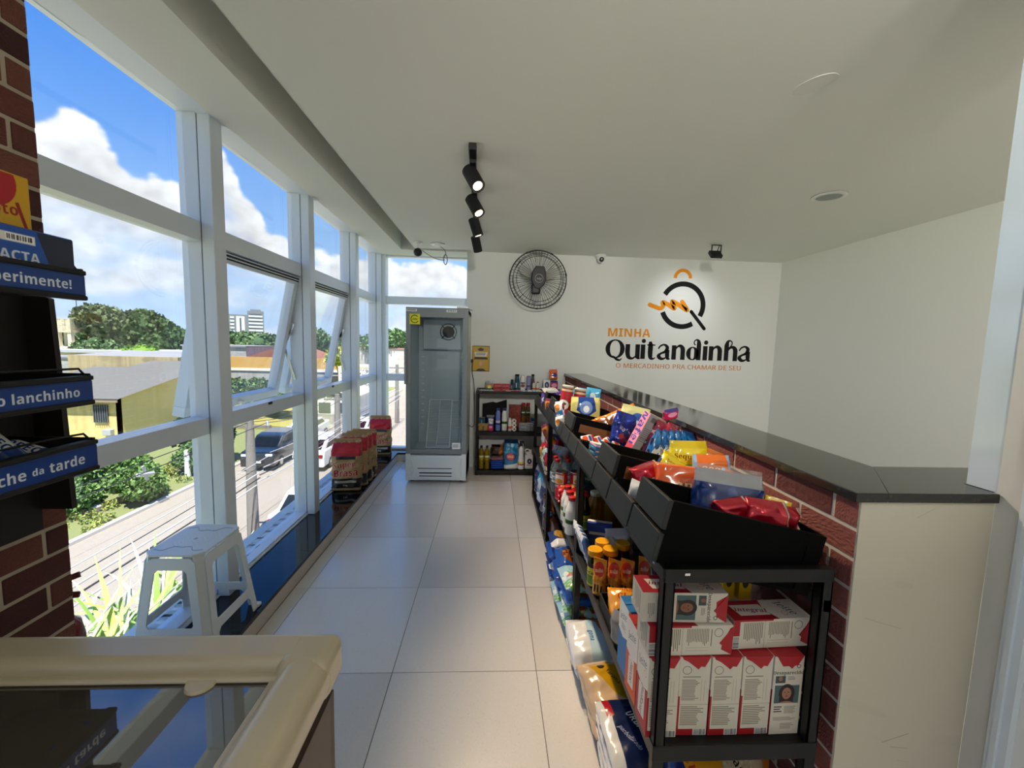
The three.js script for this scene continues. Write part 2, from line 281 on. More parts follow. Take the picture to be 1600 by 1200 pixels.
function tree(name, label, [x, z], h, r, cols, n, size, group, trunk = true, y0 = GY) {
  const t = thing(name, label, name.includes('bush') ? 'bush' : 'tree', [x, y0, z], 0, group), bl = [];
  const k = trunk ? 9 : 7; for (let i = 0; i < k; i++) { const a = rr(0, 6.28), q = r * Math.sqrt(rnd()) * .62; bl.push([q * Math.cos(a), trunk ? h - r * rr(.45, 1.1) * .9 : h * rr(.25, .72), q * Math.sin(a), r * rr(.38, .6) * (trunk ? 1 : Math.min(1, h / r))]); }
  if (trunk) { mesh('trunk', [cyl(.05 * r + .05, .03 * r + .04, h * .75, 0, 0, 0, 10), rod(V(0, h * .5, 0), V(r * .35, h * .78, .1 * r), .03 * r), rod(V(0, h * .45, 0), V(-r * .3, h * .75, -.2 * r), .03 * r)], bark, t); mesh('inner_crown', bl.map(b => new THREE.IcosahedronGeometry(b[3] * .82, 2).translate(b[0], b[1], b[2])), std(cols[0], .95), t); }
  foliage(t, bl, n, size, cols); return t;
}
const G1 = [0x2f4a22, 0x44632c, 0x3a5527, 0x54723a], G2 = [0x6a8f2c, 0x84a838, 0x587d28], G3 = [0x3f5c34, 0x5a7848, 0x6d8a55], GY2 = [0xa5b53a, 0xc4cc52, 0x8ca032];
const far = 'trees on the skyline beyond the rooftops';
tree('tree', 'tall spreading tree with a pale crown left of the tree clump', [-51.5, -60], 11.0, 4.5, [0x566540, 0x6d7b50, 0x4a5c36], 2400, .55);
tree('tree', 'tall dark tree in the middle of the clump beyond the yellow house', [-50, -63], 10.6, 4.6, G1, 2200, .55);
tree('tree', 'dark round tree at the right of the clump beyond the yellow house', [-46, -61], 8.6, 4.2, G1, 2200, .5);
tree('tree', 'dark green tree standing in front of the pale spreading tree', [-48.5, -54], 7.2, 3.6, G3, 1800, .45);
tree('tree', 'mid green tree behind the concrete water tower', [-64, -62], 7.8, 3.8, G1, 1400, .5);
tree('tree', 'bright green tree low in front of the dark clump', [-43.5, -53], 5.9, 3.3, G2, 1800, .4);
tree('tree', 'yellow green tree beside the pebbled wall', [-16.4, -45], 6.6, 1.6, GY2, 1400, .3);
tree('tree', 'dark leafy street tree behind the near utility pole', [-16.2, -23.6], 3.2, 1.7, G1, 1700, .26);
tree('tree', 'green tree beside the white end wall across the street', [-17.5, -68], 9.4, 3.6, [0x4c7136, 0x688c48, 0x7ea25c], 1800, .5);
for (let i = 0; i < 26; i++) { const az = (-62 + i * 2.35) * PI / 180, d = rr(105, 135); tree('skyline_tree', ['leftmost', 'second', 'third', 'fourth', 'fifth', 'sixth', 'seventh', 'eighth', 'ninth', 'tenth', 'eleventh', 'twelfth', 'thirteenth', 'fourteenth', 'fifteenth', 'sixteenth', 'seventeenth', 'eighteenth', 'nineteenth', 'twentieth', 'twenty-first', 'twenty-second', 'twenty-third', 'twenty-fourth', 'twenty-fifth', 'twenty-sixth'][i] + ' tree from the left in the dark green skyline row', [d * Math.sin(az), -d * Math.cos(az)], rr(7.6, 9.6), rr(4.4, 6), i % 3 ? G3 : G1, 700, .9, far); }
// bushes by the kerb
const bb = [[-15.4, -18.2, 1.5, 1.3, 'broad leaved bush spilling over the kerb, the largest one'], [-16.6, -16.9, 1.1, 1.0, 'low bush beside the round white well cover'], [-17.5, -19.6, 1.7, 1.4, 'dark bush behind the broad leaved bush'], [-15.6, -22.4, 1.9, 1.2, 'bush standing behind the white marker post'], [-18.6, -17.2, 1.2, 1.2, 'bush in front of the pole with a torn cloth'], [-16.9, -24.6, 2.6, 1.6, 'tall bush at the right end of the verge'], [-19.5, -21.5, 1.9, 1.5, 'bush growing against the yellow house wall']];
for (const [x, z, h, r, l] of bb) tree('bush', l, [x, z], h, r, [0x4f7434, 0x6d9048, 0x87a860, 0x567a3c], 1300, .17, null, false);
tag(foliage(scene, Array.from({ length: 30 }, () => [rr(-17.5, -14.6), GY - .02, rr(-23.5, -14.5), .35]), 2600, .1, [0x8c9a4c, 0xa9ab5c, 0x6f8a3e]), 'short weeds growing along the verge', 'weeds', null, 'stuff').name = numbered('verge_weeds');
for (const [x, z, h, r, l] of [[-22, -40, 2.6, 2.2, 'round shrub in the walled garden, nearest the ochre wall'], [-25.5, -42, 2.4, 2.2, 'round shrub at the left of the walled garden'], [-18.5, -37, 2.6, 1.9, 'shrub beside the grey garden wall']]) tree('bush', l, [x, z], h + 1.2, r, G3, 1200, .24, null, false);
// houses
function corrugated(x0, x1, z0, z1, ya, yb, mat, name, parent) { // monopitch from z1 (ya) up to z0 (yb)
  const n = Math.round((x1 - x0) / .09), g = new THREE.PlaneGeometry(x1 - x0, 1, n, 1), p = g.attributes.position;
  for (let i = 0; i < p.count; i++) { const t = p.getY(i) + .5; p.setXYZ(i, p.getX(i) + (x0 + x1) / 2, lerp(ya, yb, t) + .03 * Math.sin(p.getX(i) / .177 * 2 * PI), lerp(z1, z0, t)); }
  g.computeVertexNormals(); return mesh(name, g, mat, parent);
}
const fibre = std(0x666763, .9, { side: THREE.DoubleSide, bumpMap: bumpB, bumpScale: .01 }), fibre2 = std(0x83878a, .9, { side: THREE.DoubleSide });
const stain = (base, cols) => std(0xffffff, .92, { map: canvasTex(256, 128, (x, w, h) => { x.fillStyle = base; x.fillRect(0, 0, w, h); for (let i = 0; i < 120; i++) { x.fillStyle = cols[i % cols.length]; x.globalAlpha = rr(.05, .25); const a = rr(0, w); x.fillRect(a, 0, rr(1, 8), rr(10, h)); x.beginPath(); x.ellipse(rr(0, w), rr(0, h), rr(3, 22), rr(2, 12), 0, 0, 7); x.fill(); } x.globalAlpha = 1; }) });
const yel = stain('#e8d08a', ['#c9b474', '#f0dca0', '#b09c68']), beige = stain('#b3a47e', ['#6d6450', '#c7b98f', '#8a7f62']), grey = stain('#a9aba8', ['#85888a', '#c0c2bf']), cream = stain('#d9d2b4', ['#a59b80', '#ece6cc']);
const wallBox = (x0, x1, y0, y1, z0, z1) => { const g = new THREE.BoxGeometry(x1 - x0, y1 - y0, z1 - z0).translate((x0 + x1) / 2, (y0 + y1) / 2, (z0 + z1) / 2); return g; };
const dark = std(0x39434a, .3), tileRed = std(0x8a5a4a, .85);
{
  const h = thing('yellow_house', 'yellow house with a grey corrugated roof and a barred window', 'house');
  mesh('wall', wallBox(-33, -32.8, GY, -2.9, -36, -28.6), yel, h);
  mesh('wall', wallBox(-33, -25, GY, -2.86, -28.8, -28.6), yel, h);
  mesh('wall', extrude(shapeOf([[28.6, GY], [36, GY], [36, -1.4], [28.6, -2.88]]), .2).rotateY(PI / 2).translate(-25.2, 0, 0), yel, h);
  corrugated(-33.4, -24.7, -36.2, -28.2, -2.85, -1.3, fibre, 'roof', h);
  mesh('fascia', box(-33.2, -24.8, -3.1, -2.86, -28.3, -28.24), std(0x9d8d7c, .9), h);
  const w = mesh('window', box(-26.6, -25.7, -4.5, -3.3, -28.6, -28.52), dark, h);
  for (let i = 0; i < 7; i++) mesh('window_bar', box(-26.58 + i * .145, -26.55 + i * .145, -4.5, -3.3, -28.5, -28.47), std(0x767c80, .5), w);
  mesh('air_conditioner', box(-25.95, -25.4, -5.35, -4.95, -28.6, -28.3, .03), std(0xb8bcbd, .6), h);
}
{
  const h = thing('parapet_shed', 'long shed with a stained beige parapet and grey roof', 'shed');
  mesh('wall', wallBox(-40, -30, GY, -.62, -41, -40.8), beige, h); mesh('wall', wallBox(-30.2, -30, GY, -.62, -47.5, -41), beige, h);
  corrugated(-40, -30, -47.5, -41, -.66, -.3, fibre2, 'roof', h);
  const s = thing('low_shed', 'small shed roof in front of the stained parapet', 'shed');
  mesh('wall', wallBox(-31.8, -25.4, GY, -1.5, -40.4, -38), grey, s); corrugated(-32.2, -25.1, -40.6, -37.7, -1.45, -.95, fibre, 'roof', s);
  const b = thing('grey_block', 'plain grey block left of the stained parapet', 'building');
  mesh('wall', wallBox(-48, -40.2, GY, -.9, -44, -41), grey, b); mesh('coping', wallBox(-48.1, -40.1, -.95, -.8, -44, -40.9), fibre2, b);
  const c = thing('long_roof', 'long pale flat roofed building below the tree clump', 'building');
  mesh('wall', wallBox(-60, -36, GY, -.75, -58, -49.5), cream, c); mesh('roof', wallBox(-60.3, -35.7, -.75, -.45, -58.2, -49.2), std(0xb9bec2, .8), c);
  const t = thing('water_tower', 'stained concrete water tower on square legs', 'tower', [-55.5, 0, -57]);
  mesh('tank', wallBox(-1.8, 1.8, 1.5, 3.2, -1.6, 1.6), stain('#cfc4a0', ['#6c6355', '#8d846e', '#e2d9b8', '#574f45']), t);
  for (const [a, e] of [[-1.5, -1.3], [1.5, -1.3], [-1.5, 1.3], [1.5, 1.3], [0, 1.3]]) mesh('leg', wallBox(a - .22, a + .22, -1.2, 1.5, e - .22, e + .22), cream, t);
  mesh('base_block', wallBox(-2.6, 3.4, GY, -.3, -2, 2.4), cream, t);
  mesh('antenna', [rod(V(1.2, 3.2, 0), V(1.2, 8, 0), .05)], std(0x5b6066, .6), t);
}
{ // apartment tower, far off
  const t = thing('apartment_tower', 'tall grey and white apartment tower standing above the skyline trees', 'building', [-149, 0, -260], .5);
  const gw = std(0x7f868c, .8), wb = std(0xdadfe2, .8), dk = std(0x555f68, .5);
  mesh('wall', [wallBox(-9.5, 0, GY, 15, -5, 5), wallBox(0, 8.5, GY, 17.5, -5, 5)], gw, t);
  for (let i = 0; i < 7; i++) { mesh('floor_band', wallBox(.6, 7.8, 1.2 + i * 2.1, 2.3 + i * 2.1, 4.9, 5.25), wb, t); mesh('floor_band', wallBox(-8.6, -6.6, .6 + i * 2.0, 1.7 + i * 2.0, 4.9, 5.25), wb, t); mesh('window', wallBox(1, 7.4, 2.3 + i * 2.1, 3.2 + i * 2.1, 4.95, 5.1), dk, t); }
  mesh('stair_panel', wallBox(-5.6, -1.4, 0, 14, 4.9, 5.3), wb, t); mesh('window', wallBox(-3.9, -3.1, 1, 13, 5.2, 5.4), dk, t);
  mesh('roof_room', wallBox(1.5, 7, 17.5, 18.6, -3, 3), gw, t);
}
{
  const b = thing('grey_warehouse', 'grey rendered warehouse left of the red roofs', 'building');
  mesh('wall', wallBox(-42, -33.6, GY, .1, -66, -58), grey, b); mesh('coping', wallBox(-42.1, -33.5, .1, .3, -66, -57.8), fibre2, b);
  const r = thing('red_roof_house', 'low houses with brownish red tiled roofs behind the ochre wall', 'house');
  mesh('wall', wallBox(-33, -24, GY, -1.2, -66, -58), cream, r);
  mesh('roof', [extrude(shapeOf([[-33.5, -1.2], [-29, .35], [-24.5, -1.2]]), 8.6).translate(0, 0, -66.4)], tileRed, r);
  mesh('roof', [extrude(shapeOf([[-26, -1.6], [-23, -.4], [-20, -1.6]]), 6).translate(0, 0, -58)], tileRed, r);
  const o = thing('ochre_wall', 'long ochre parapet wall with a white lower band', 'wall', [0, 0, 0]);
  mesh('parapet', wallBox(-31, -15.5, -2.0, -.75, -48.3, -48), std(0xc9a25a, .9), o); mesh('white_band', wallBox(-31, -15.5, -2.3, -2.0, -48.4, -47.95), std(0xe8e4da, .85), o); mesh('lower_wall', wallBox(-31, -15.5, GY, -2.3, -48.3, -48.05), grey, o);
  const g = thing('garden_wall', 'weathered grey block wall at the back of the sloping yard', 'wall');
  mesh('wall', wallBox(-24, -15.6, GY, -2.6, -46.8, -46.5), stain('#8c8a84', ['#5d5c58', '#a5a39c']), g); mesh('wall', wallBox(-15.8, -15.6, GY, -3.6, -46.5, -39), grey, g);
  const p = thing('pebbled_wall', 'white house front with a black and white pebbled panel', 'house');
  mesh('wall', wallBox(-15.4, -12, GY, -1.2, -46.5, -42), cream, p);
  mesh('pebble_panel', wallBox(-15.2, -12.4, -3.9, -1.5, -42, -41.93), std(0xffffff, .8, { map: canvasTex(256, 256, (x, w, h) => { x.fillStyle = '#e9e6df'; x.fillRect(0, 0, w, h); for (let i = 0; i < 420; i++) { x.fillStyle = i % 4 ? '#3f3f3f' : '#8a8a86'; x.beginPath(); x.ellipse(rr(0, w), rr(0, h), rr(3, 8), rr(2, 5), rr(0, 3), 0, 7); x.fill(); } }) }), p);
  const w = thing('white_house', 'low white house with a gabled roof edge and gravel front yard', 'house');
  mesh('wall', wallBox(-15.3, -12.2, GY, -3.6, -41.5, -36), std(0xe2e0da, .85), w);
  mesh('roof', extrude(shapeOf([[-15.8, -3.65], [-13.7, -2.75], [-11.8, -3.65], [-11.8, -3.5], [-13.7, -2.6], [-15.8, -3.5]]), 6).translate(0, 0, -41.8), std(0xf0eee8, .8), w);
  mesh('window', [wallBox(-14.9, -13.9, -4.9, -4.0, -36, -35.95), wallBox(-13.5, -12.6, -4.9, -4.0, -36, -35.95)], dark, w);
  mesh('yard_wall', wallBox(-15.3, -12.2, GY, -4.9, -35.6, -35.4), stain('#a8a49c', ['#7c7871', '#c8c4bb', '#56534e']), w);
  const e = thing('end_wall', 'long whitewashed wall closing the street in the distance', 'wall');
  mesh('wall', wallBox(-24, 12, GY, .2, -66.6, -66), stain('#dedad2', ['#bdb8ae', '#efece6', '#a8a39a']), e); mesh('coping', wallBox(-24.1, 12.1, .2, .4, -66.7, -65.9), std(0xb98a80, .85), e);
  const e2 = thing('pale_block', 'pale two storey block behind the whitewashed wall', 'building');
  mesh('wall', wallBox(-13, -7, GY, 2.4, -92, -84), cream, e2); mesh('roof', wallBox(-13.2, -6.8, 2.4, 2.7, -92.2, -83.8), std(0xcfd2d4, .8), e2); for (let i = 0; i < 4; i++) mesh('window', wallBox(-12.5 + i * 1.45, -11.7 + i * 1.45, .8, 1.8, -84, -83.95), dark, e2);
}
// poles and cables
const conc = std(0x8e8a82, .9, { bumpMap: bumpB, bumpScale: .01 });
const poleZ = [[-14.5, -1.35, 'nearest concrete utility pole, beside the black car'], [-22.6, -1.5, 'second concrete utility pole, in front of the white house'], [-36.7, -.6, 'farthest concrete utility pole, before the whitewashed wall'], [16, -1.2, 'concrete utility pole behind the viewer']];
for (const [z, y, l] of poleZ) { const p = thing('utility_pole', l, 'pole', [-8.37, GY, z]); mesh('shaft', cyl(.2, .13, y - GY, 0, 0, 0, 14), conc, p); mesh('crossarm', box(-.7, .7, y - GY - .35, y - GY - .25, -.06, .06), conc, p); for (const x of [-.6, 0, .6]) mesh('insulator', cyl(.05, .04, .16, x, y - GY - .25, 0, 10), std(0xcfd2d0, .3), p); }
const wire = std(0x2b2d30, .6), wireL = std(0xb9bcbe, .5);
function cable(x, y, za, zb, sag, r, mat, label) { const pts = []; for (let i = 0; i <= 14; i++) { const t = i / 14; pts.push([x, y - sag * 4 * t * (1 - t), lerp(za, zb, t)]); } tag(mesh('street_cable', tube(pts, r, 28, 5), mat), label, 'cable'); }
const spans = [[16, -14.5], [-14.5, -22.6], [-22.6, -36.7]];
['lowest', 'second lowest', 'middle', 'second highest', 'highest'].forEach((w, k) => spans.forEach(([a, b], j) => cable(-8.2 + .12 * k, -3.75 + .27 * k + (j ? .1 : 0), a, b, j ? .12 : .35, k < 3 ? .022 : .012, k % 2 ? wire : wireL, w + ' telephone cable on the ' + ['near stretch along the street', 'stretch between the nearest two poles', 'far stretch towards the white wall'][j])));
['left', 'middle', 'right'].forEach((w, k) => spans.forEach(([a, b], j) => cable(-8.97 + .6 * k, -1.5 + (j > 1 ? .4 : 0), a, b, .3, .012, wire, w + ' power line over the ' + ['near part of the street', 'parked cars', 'far end of the street'][j])));
{ const s = thing('cable_splice', 'pale cable joint hanging on the street wires', 'cable joint', [-8.4, -1.95, -10.2]); mesh('joint_body', [rod(V(0, -.06, -.22), V(0, .03, .22), .05, 10), rod(V(0, -.18, -.05), V(0, .2, .06), .035, 8)], wireL, s); }
{ const m = thing('marker_post', 'white painted marker post by the verge, standing upright beside the bush', 'post', [-15.6, GY, -21.5]); mesh('post', cyl(.14, .12, 1.35, 0, 0, 0, 14), std(0xe8eaea, .7), m); mesh('cap', cyl(.12, .06, .05, 0, 1.35, 0, 14), std(0xd5d8d8, .7), m);
  const n = thing('marker_post', 'white post wrapped with a torn pale green cloth', 'post', [-19.2, GY, -17.2]); mesh('post', cyl(.17, .15, 1.3, 0, 0, 0, 14), std(0xdfe3e3, .7), n); mesh('cloth', box(.05, .75, .55, .8, -.1, .12, .1), std(0x9fc9bd, .9), n);
  const w = thing('well_cover', 'round white concrete cover on the verge', 'cover', [-16.4, GY, -17.1]); mesh('ring', cyl(.5, .5, .18, 0, 0, 0, 24), conc, w); mesh('lid', cyl(.46, .44, .05, 0, .18, 0, 24), std(0xe6e4de, .8), w); }
// cars
function car(label, pos, turn, col, kind) {
  const c = thing('parked_car', label, 'car', pos, turn), suv = kind === 'suv', H = suv ? 1.66 : 1.46, W = .86, L = suv ? 4.3 : 4.4, pm = phy(col, .25, { clearcoat: 1, clearcoatRoughness: .08 });
  const b = suv ? [[0, .35], [0, .75], [.08, .98], [.9, 1.08], [4.2, 1.1], [4.3, .8], [4.28, .35]] : [[0, .32], [0, .62], [.1, .78], [1.0, .9], [4.25, .98], [4.4, .75], [4.36, .32]];
  const body = extrude(shapeOf(b), 2 * W - .16, .08, 3).translate(-L / 2, 0, -W + .08).rotateY(PI / 2);
  mesh('body', body, pm, c);
  const rp = suv ? [[.85, 1.05], [1.55, 1.6], [2.0, H], [3.4, H], [4.15, 1.1]] : [[.95, .88], [1.75, 1.34], [2.1, H], [3.1, H - .03], [4.0, .96]];
  mesh('cabin', extrude(shapeOf(rp), 2 * W - .34, .07, 3).translate(-L / 2, 0, -W + .17).rotateY(PI / 2), pm, c);
  const gl = phy(0x0b1015, .12, { specularIntensity: .6 }), q = (t, a, bq) => [lerp(a[0], bq[0], t), lerp(a[1], bq[1], t)];
  const wsA = q(.12, rp[0], rp[1]), wsB = q(.9, rp[0], rp[1]);
  const front = extrude(shapeOf([wsA, wsB, [wsB[0] + .02, wsB[1]], [wsA[0] + .02, wsA[1]]].map(p => [p[0] - .09, p[1] + .05])), 2 * W - .5).translate(-L / 2, 0, -W + .25).rotateY(PI / 2);
  mesh('windscreen', front, gl, c);
  const e = rp[4], f = rp[3], rA = q(.12, e, f), rB = q(.85, e, f);
  mesh('rear_window', extrude(shapeOf([rA, rB, [rB[0] + .03, rB[1]], [rA[0] + .03, rA[1]]].map(p => [p[0] + .05, p[1] + .05])), 2 * W - .5).translate(-L / 2, 0, -W + .25).rotateY(PI / 2), gl, c);
  for (const s of [-1, 1]) mesh('side_window', extrude(shapeOf([[rp[0][0] + .35, rp[0][1] + .08], [rp[1][0] + .15, rp[1][1] - .02], [rp[2][0], H - .08], [rp[3][0], H - .1], [rp[4][0] - .35, rp[4][1] + .06]]), .02).translate(-L / 2, 0, s * (W - .1) - .01).rotateY(PI / 2), gl, c);
  for (const z of [-L / 2 + .85, L / 2 - .9]) for (const s of [-1, 1]) { const w = mesh('wheel', new THREE.CylinderGeometry(.32, .32, .2, 22).rotateZ(PI / 2).translate(s * (W - .08), .32, -z), M.black, c); mesh('hub', new THREE.CylinderGeometry(.19, .19, .215, 14).rotateZ(PI / 2).translate(s * (W - .08), .32, -z), M.chrome, w); }
  for (const s of [-1, 1]) { mesh('headlight', box(s * .62 - .18, s * .62 + .18, suv ? .82 : .64, suv ? .95 : .76, L / 2 - .1, L / 2 + .085, .03), phy(0xe9eef2, .1), c); mesh('tail_light', box(s * .65 - .14, s * .65 + .14, .75, .95, -L / 2 - .09, -L / 2 + .05, .03), phy(0x8d1410, .2), c); mesh('mirror', box(s * (W + .06) - .09, s * (W + .06) + .09, 1.0, 1.13, L / 2 - 1.45, L / 2 - 1.33, .03), pm, c); }
  mesh('grille', box(-.4, .4, .42, .62, L / 2 + .05, L / 2 + .088, .01), M.black, c); mesh('plate', box(-.22, .22, .46, .58, L / 2 + .08, L / 2 + .095), std(0xd8dadb, .5), c);
  return c;
}
car('black compact car parked by the far kerb', [-12.75, GY, -24.6], .06, 0x14181b, 'suv');
car('white saloon parked behind the black car', [-13.3, GY, -30.0], .04, 0xe9ecee, 'saloon');
car('white car seen from above close beneath the window ledge', [-6.9, GY, -16.4], PI, 0xeceff1, 'saloon');
car('white car driving away, half hidden by the second window mullion', [-9.9, GY, -24.6], PI, 0xeceff1, 'suv');
car('white car at the kerb in front of the white house', [-9.6, GY, -31.0], PI, 0xe6e9eb, 'saloon');
// planter ledge outside the glass
{
  const p = struct('planter_ledge', 'concrete planter ledge just outside the glass', 'ledge');
  mesh('trough', [box(-2.25, -1.62, -.9, -.82, -5.2, -1.0), box(-2.3, -2.2, -.9, -.5, -5.2, -1.0), box(-2.25, -1.62, -.82, -.6, -5.15, -1.05)], conc, p);
  const cols = [std(0x7fa648, .6, { side: 2 }), std(0xb5cf6e, .6, { side: 2 }), std(0xdde6b4, .6, { side: 2 })];
  function blade(len, w, lean, az) { const g = new THREE.PlaneGeometry(w, 1, 2, 8), q = g.attributes.position; for (let i = 0; i < q.count; i++) { const t = q.getY(i) + .5, x = q.getX(i) * Math.sin(PI * (0.12 + .86 * t)) * 1.1, th = lean * t * 1.5; q.setXYZ(i, x, len * t * Math.cos(th * .75), len * t * Math.sin(th) * .85 + .25 * Math.abs(x)); } g.computeVertexNormals(); return g.rotateY(az); }
  const spots = [[-1.98, -1.55, 1, 'nearest'], [-1.95, -1.85, 1, 'second'], [-1.95, -2.15, .95, 'third'], [-2.0, -2.45, .85, 'fourth'], [-1.95, -2.75, .62, 'fifth'], [-1.97, -3.1, .62, 'sixth'], [-1.98, -1.2, 1.05, 'endmost']];
  for (const [x, z, s, w] of spots) { const t = thing('spider_lily', w + ' striped strap leaved plant in the planter outside the glass', 'plant', [x, -.6, z]); for (let i = 0; i < 64; i++) mesh('leaf', blade(s * rr(.5, .98), rr(.016, .034), rr(.35, 1.35), rr(0, 6.28)), cols[i % 3], t); }
}
// ---------- lettering helpers ----------
const fontB = await new FontLoader().loadAsync('fonts/droid/droid_sans_bold.typeface.json');
const fontR = await new FontLoader().loadAsync('fonts/droid/droid_sans_regular.typeface.json');
function ribbon(pts, depth = .002, n = 8, closed = false) { // [x, y, width] strokes of changing width
  const c = new THREE.CatmullRomCurve3(pts.map(p => V(p[0], p[1], p[2])), closed, 'centripetal'), N = pts.length * n, P = [], ix = [];
  for (let i = 0; i <= N; i++) {
    const p = c.getPoint(i / N), t = c.getTangent(i / N), L = Math.hypot(t.x, t.y) || 1, nx = -t.y / L * p.z / 2, ny = t.x / L * p.z / 2;
    P.push(p.x + nx, p.y + ny, depth, p.x - nx, p.y - ny, depth, p.x + nx, p.y + ny, 0, p.x - nx, p.y - ny, 0);
    if (i) { const a = 4 * (i - 1), b = 4 * i; ix.push(a, a + 1, b, a + 1, b + 1, b, a + 2, a, b + 2, a, b, b + 2, a + 1, a + 3, b + 1, a + 3, b + 3, b + 1); }
  }
  const g = new THREE.BufferGeometry(); g.setAttribute('position', new THREE.Float32BufferAttribute(P, 3)); g.setIndex(ix);
  const h = g.toNonIndexed(); h.computeVertexNormals(); h.setAttribute('uv', new THREE.Float32BufferAttribute(new Float32Array(h.attributes.position.count * 2), 2)); return h;
}
const disc = (x, y, r, depth = .002) => new THREE.CylinderGeometry(r, r, depth, 24).rotateX(PI / 2).translate(x, y, depth / 2);
function arc(cx, cy, r, w, a0, a1) { const p = []; for (let i = 0; i <= 16; i++) { const a = lerp(a0, a1, i / 16) * PI / 180; p.push([cx + r * Math.cos(a), cy + r * Math.sin(a), w]); } return ribbon(p, .002, 3); }
function words3d(text, font, x, y, w, h) { const g = new TextGeometry(text, { font, size: 1, depth: .002, curveSegments: 4 }); g.computeBoundingBox(); const b = g.boundingBox; const c = new TextGeometry('H', { font, size: 1, depth: .1, curveSegments: 2 }); c.computeBoundingBox(); return g.translate(-b.min.x, 0, 0).scale(w / (b.max.x - b.min.x), h / c.boundingBox.max.y, 1).translate(x, y, 0); }
{ // shop logo on the end wall
  const K = std(0x070708, .9), O = std(0xf09606, .8);
  const L = thing('wall_logo', 'black and orange shop lettering with a large ringed emblem on the end wall', 'logo', [0, 0, -4.66]);
  const S = .001245, X0 = 1.296 - 35 * S, Y0 = 1.287;
  const T = pts => pts.map(([x, y, w]) => [X0 + x * S, Y0 + y * .00122, w * .00123 * 1.18]);
  const R = (...l) => l.map(p => ribbon(T(p)));
  const D = (x, y, r) => disc(X0 + x * S, Y0 + y * .00122, r * .00123, .0016);
  const ring = (cx, cy, rx, ry, thin, thick) => { const p = []; for (let i = 0; i < 24; i++) { const a = i / 24 * 2 * PI; p.push([cx + rx * Math.cos(a), cy + ry * Math.sin(a), thin + (thick - thin) * Math.cos(a) ** 2]); } return ribbon(T(p), .002, 3, true); };
  const stem = (x, a, b, w = 36) => R([[x, a, w], [x, (a + b) / 2, w], [x, b, w]])[0];
  const n = x => [stem(x, 135, 0), ...R([[x + 12, 92, 8], [x + 32, 122, 14], [x + 58, 130, 24], [x + 80, 108, 35], [x + 84, 60, 36], [x + 84, 0, 36]])];
  const aa = x => R([[x, 98, 10], [x + 20, 126, 13], [x + 55, 138, 15], [x + 84, 112, 28], [x + 66, 74, 22], [x + 24, 54, 16], [x + 6, 30, 30], [x + 30, 6, 24], [x + 68, 14, 10], [x + 86, 46, 6]], [[x + 88, 92, 30], [x + 86, 40, 33], [x + 92, 12, 26], [x + 112, 4, 8]]);
  const glyphs = { q: [ring(120, 88, 68, 82, 10, 36), ...R([[82, 22, 5], [110, 12, 16], [140, -10, 20], [165, -16, 14], [186, 0, 5]])], u: [...R([[238, 135, 36], [238, 50, 36], [250, 14, 30], [285, 3, 16], [318, 28, 8]]), stem(330, 135, 8), ...R([[330, 18, 34], [340, 5, 18], [356, 4, 6]])], i: [stem(380, 135, 0), D(384, 168, 20)], t: [...R([[446, 165, 20], [450, 130, 36], [450, 40, 36], [458, 10, 28], [482, 4, 12], [498, 16, 6]], [[418, 132, 9], [455, 133, 12], [495, 132, 8]])],
    a: aa(524), n: n(672), d: [ring(848, 62, 38, 58, 9, 36), stem(906, 150, 0), ...R([[906, 145, 36], [900, 178, 26], [882, 192, 12], [862, 178, 9], [860, 156, 9], [872, 142, 11]])], i2: [stem(968, 135, 0), D(972, 168, 20)], n2: n(1024), h: [stem(1170, 150, 0), ...R([[1170, 145, 36], [1178, 178, 24], [1196, 192, 12], [1218, 178, 9], [1216, 150, 9], [1190, 120, 8]]), ...R([[1182, 92, 8], [1204, 122, 14], [1230, 130, 24], [1252, 108, 35], [1256, 60, 36], [1256, 0, 36]])], a2: aa(1292) };
  for (const k in glyphs) mesh('letter', glyphs[k], K, L);
  mesh('emblem_ring', [arc(2.155, 1.907, .24, .056, -29, 151), arc(2.155, 1.907, .24, .056, 200, 302)], K, L);
  mesh('emblem_tail', [ribbon([[2.262, 1.839, .038], [2.34, 1.75, .038], [2.426, 1.65, .038]]), disc(2.262, 1.839, .019), disc(2.426, 1.65, .019)], K, L);
  mesh('emblem_arc', arc(2.14, 2.21, .088, .037, 0, 180), O, L);
  const zz = [[420, 460], [470, 477], [520, 490], [545, 470], [540, 435], [580, 448], [652, 488], [640, 455], [625, 425], [665, 440], [772, 500], [745, 460], [720, 424]].map(([x, y]) => [x, 965 - y, 33]);
  mesh('emblem_scribble', [ribbon(T(zz)), ...[zz[0], zz[3], zz[4], zz[6], zz[8], zz[10], zz[12]].map(p => D(p[0], p[1], 19))], O, L);
  mesh('small_lettering', words3d('MINHA', fontB, 1.312, 1.535, .49, .093), O, L);
  mesh('small_lettering', words3d('O MERCADINHO PRA CHAMAR DE SEU', fontR, 1.42, 1.18, 1.475, .052), std(0xd9820c, .8), L);
}
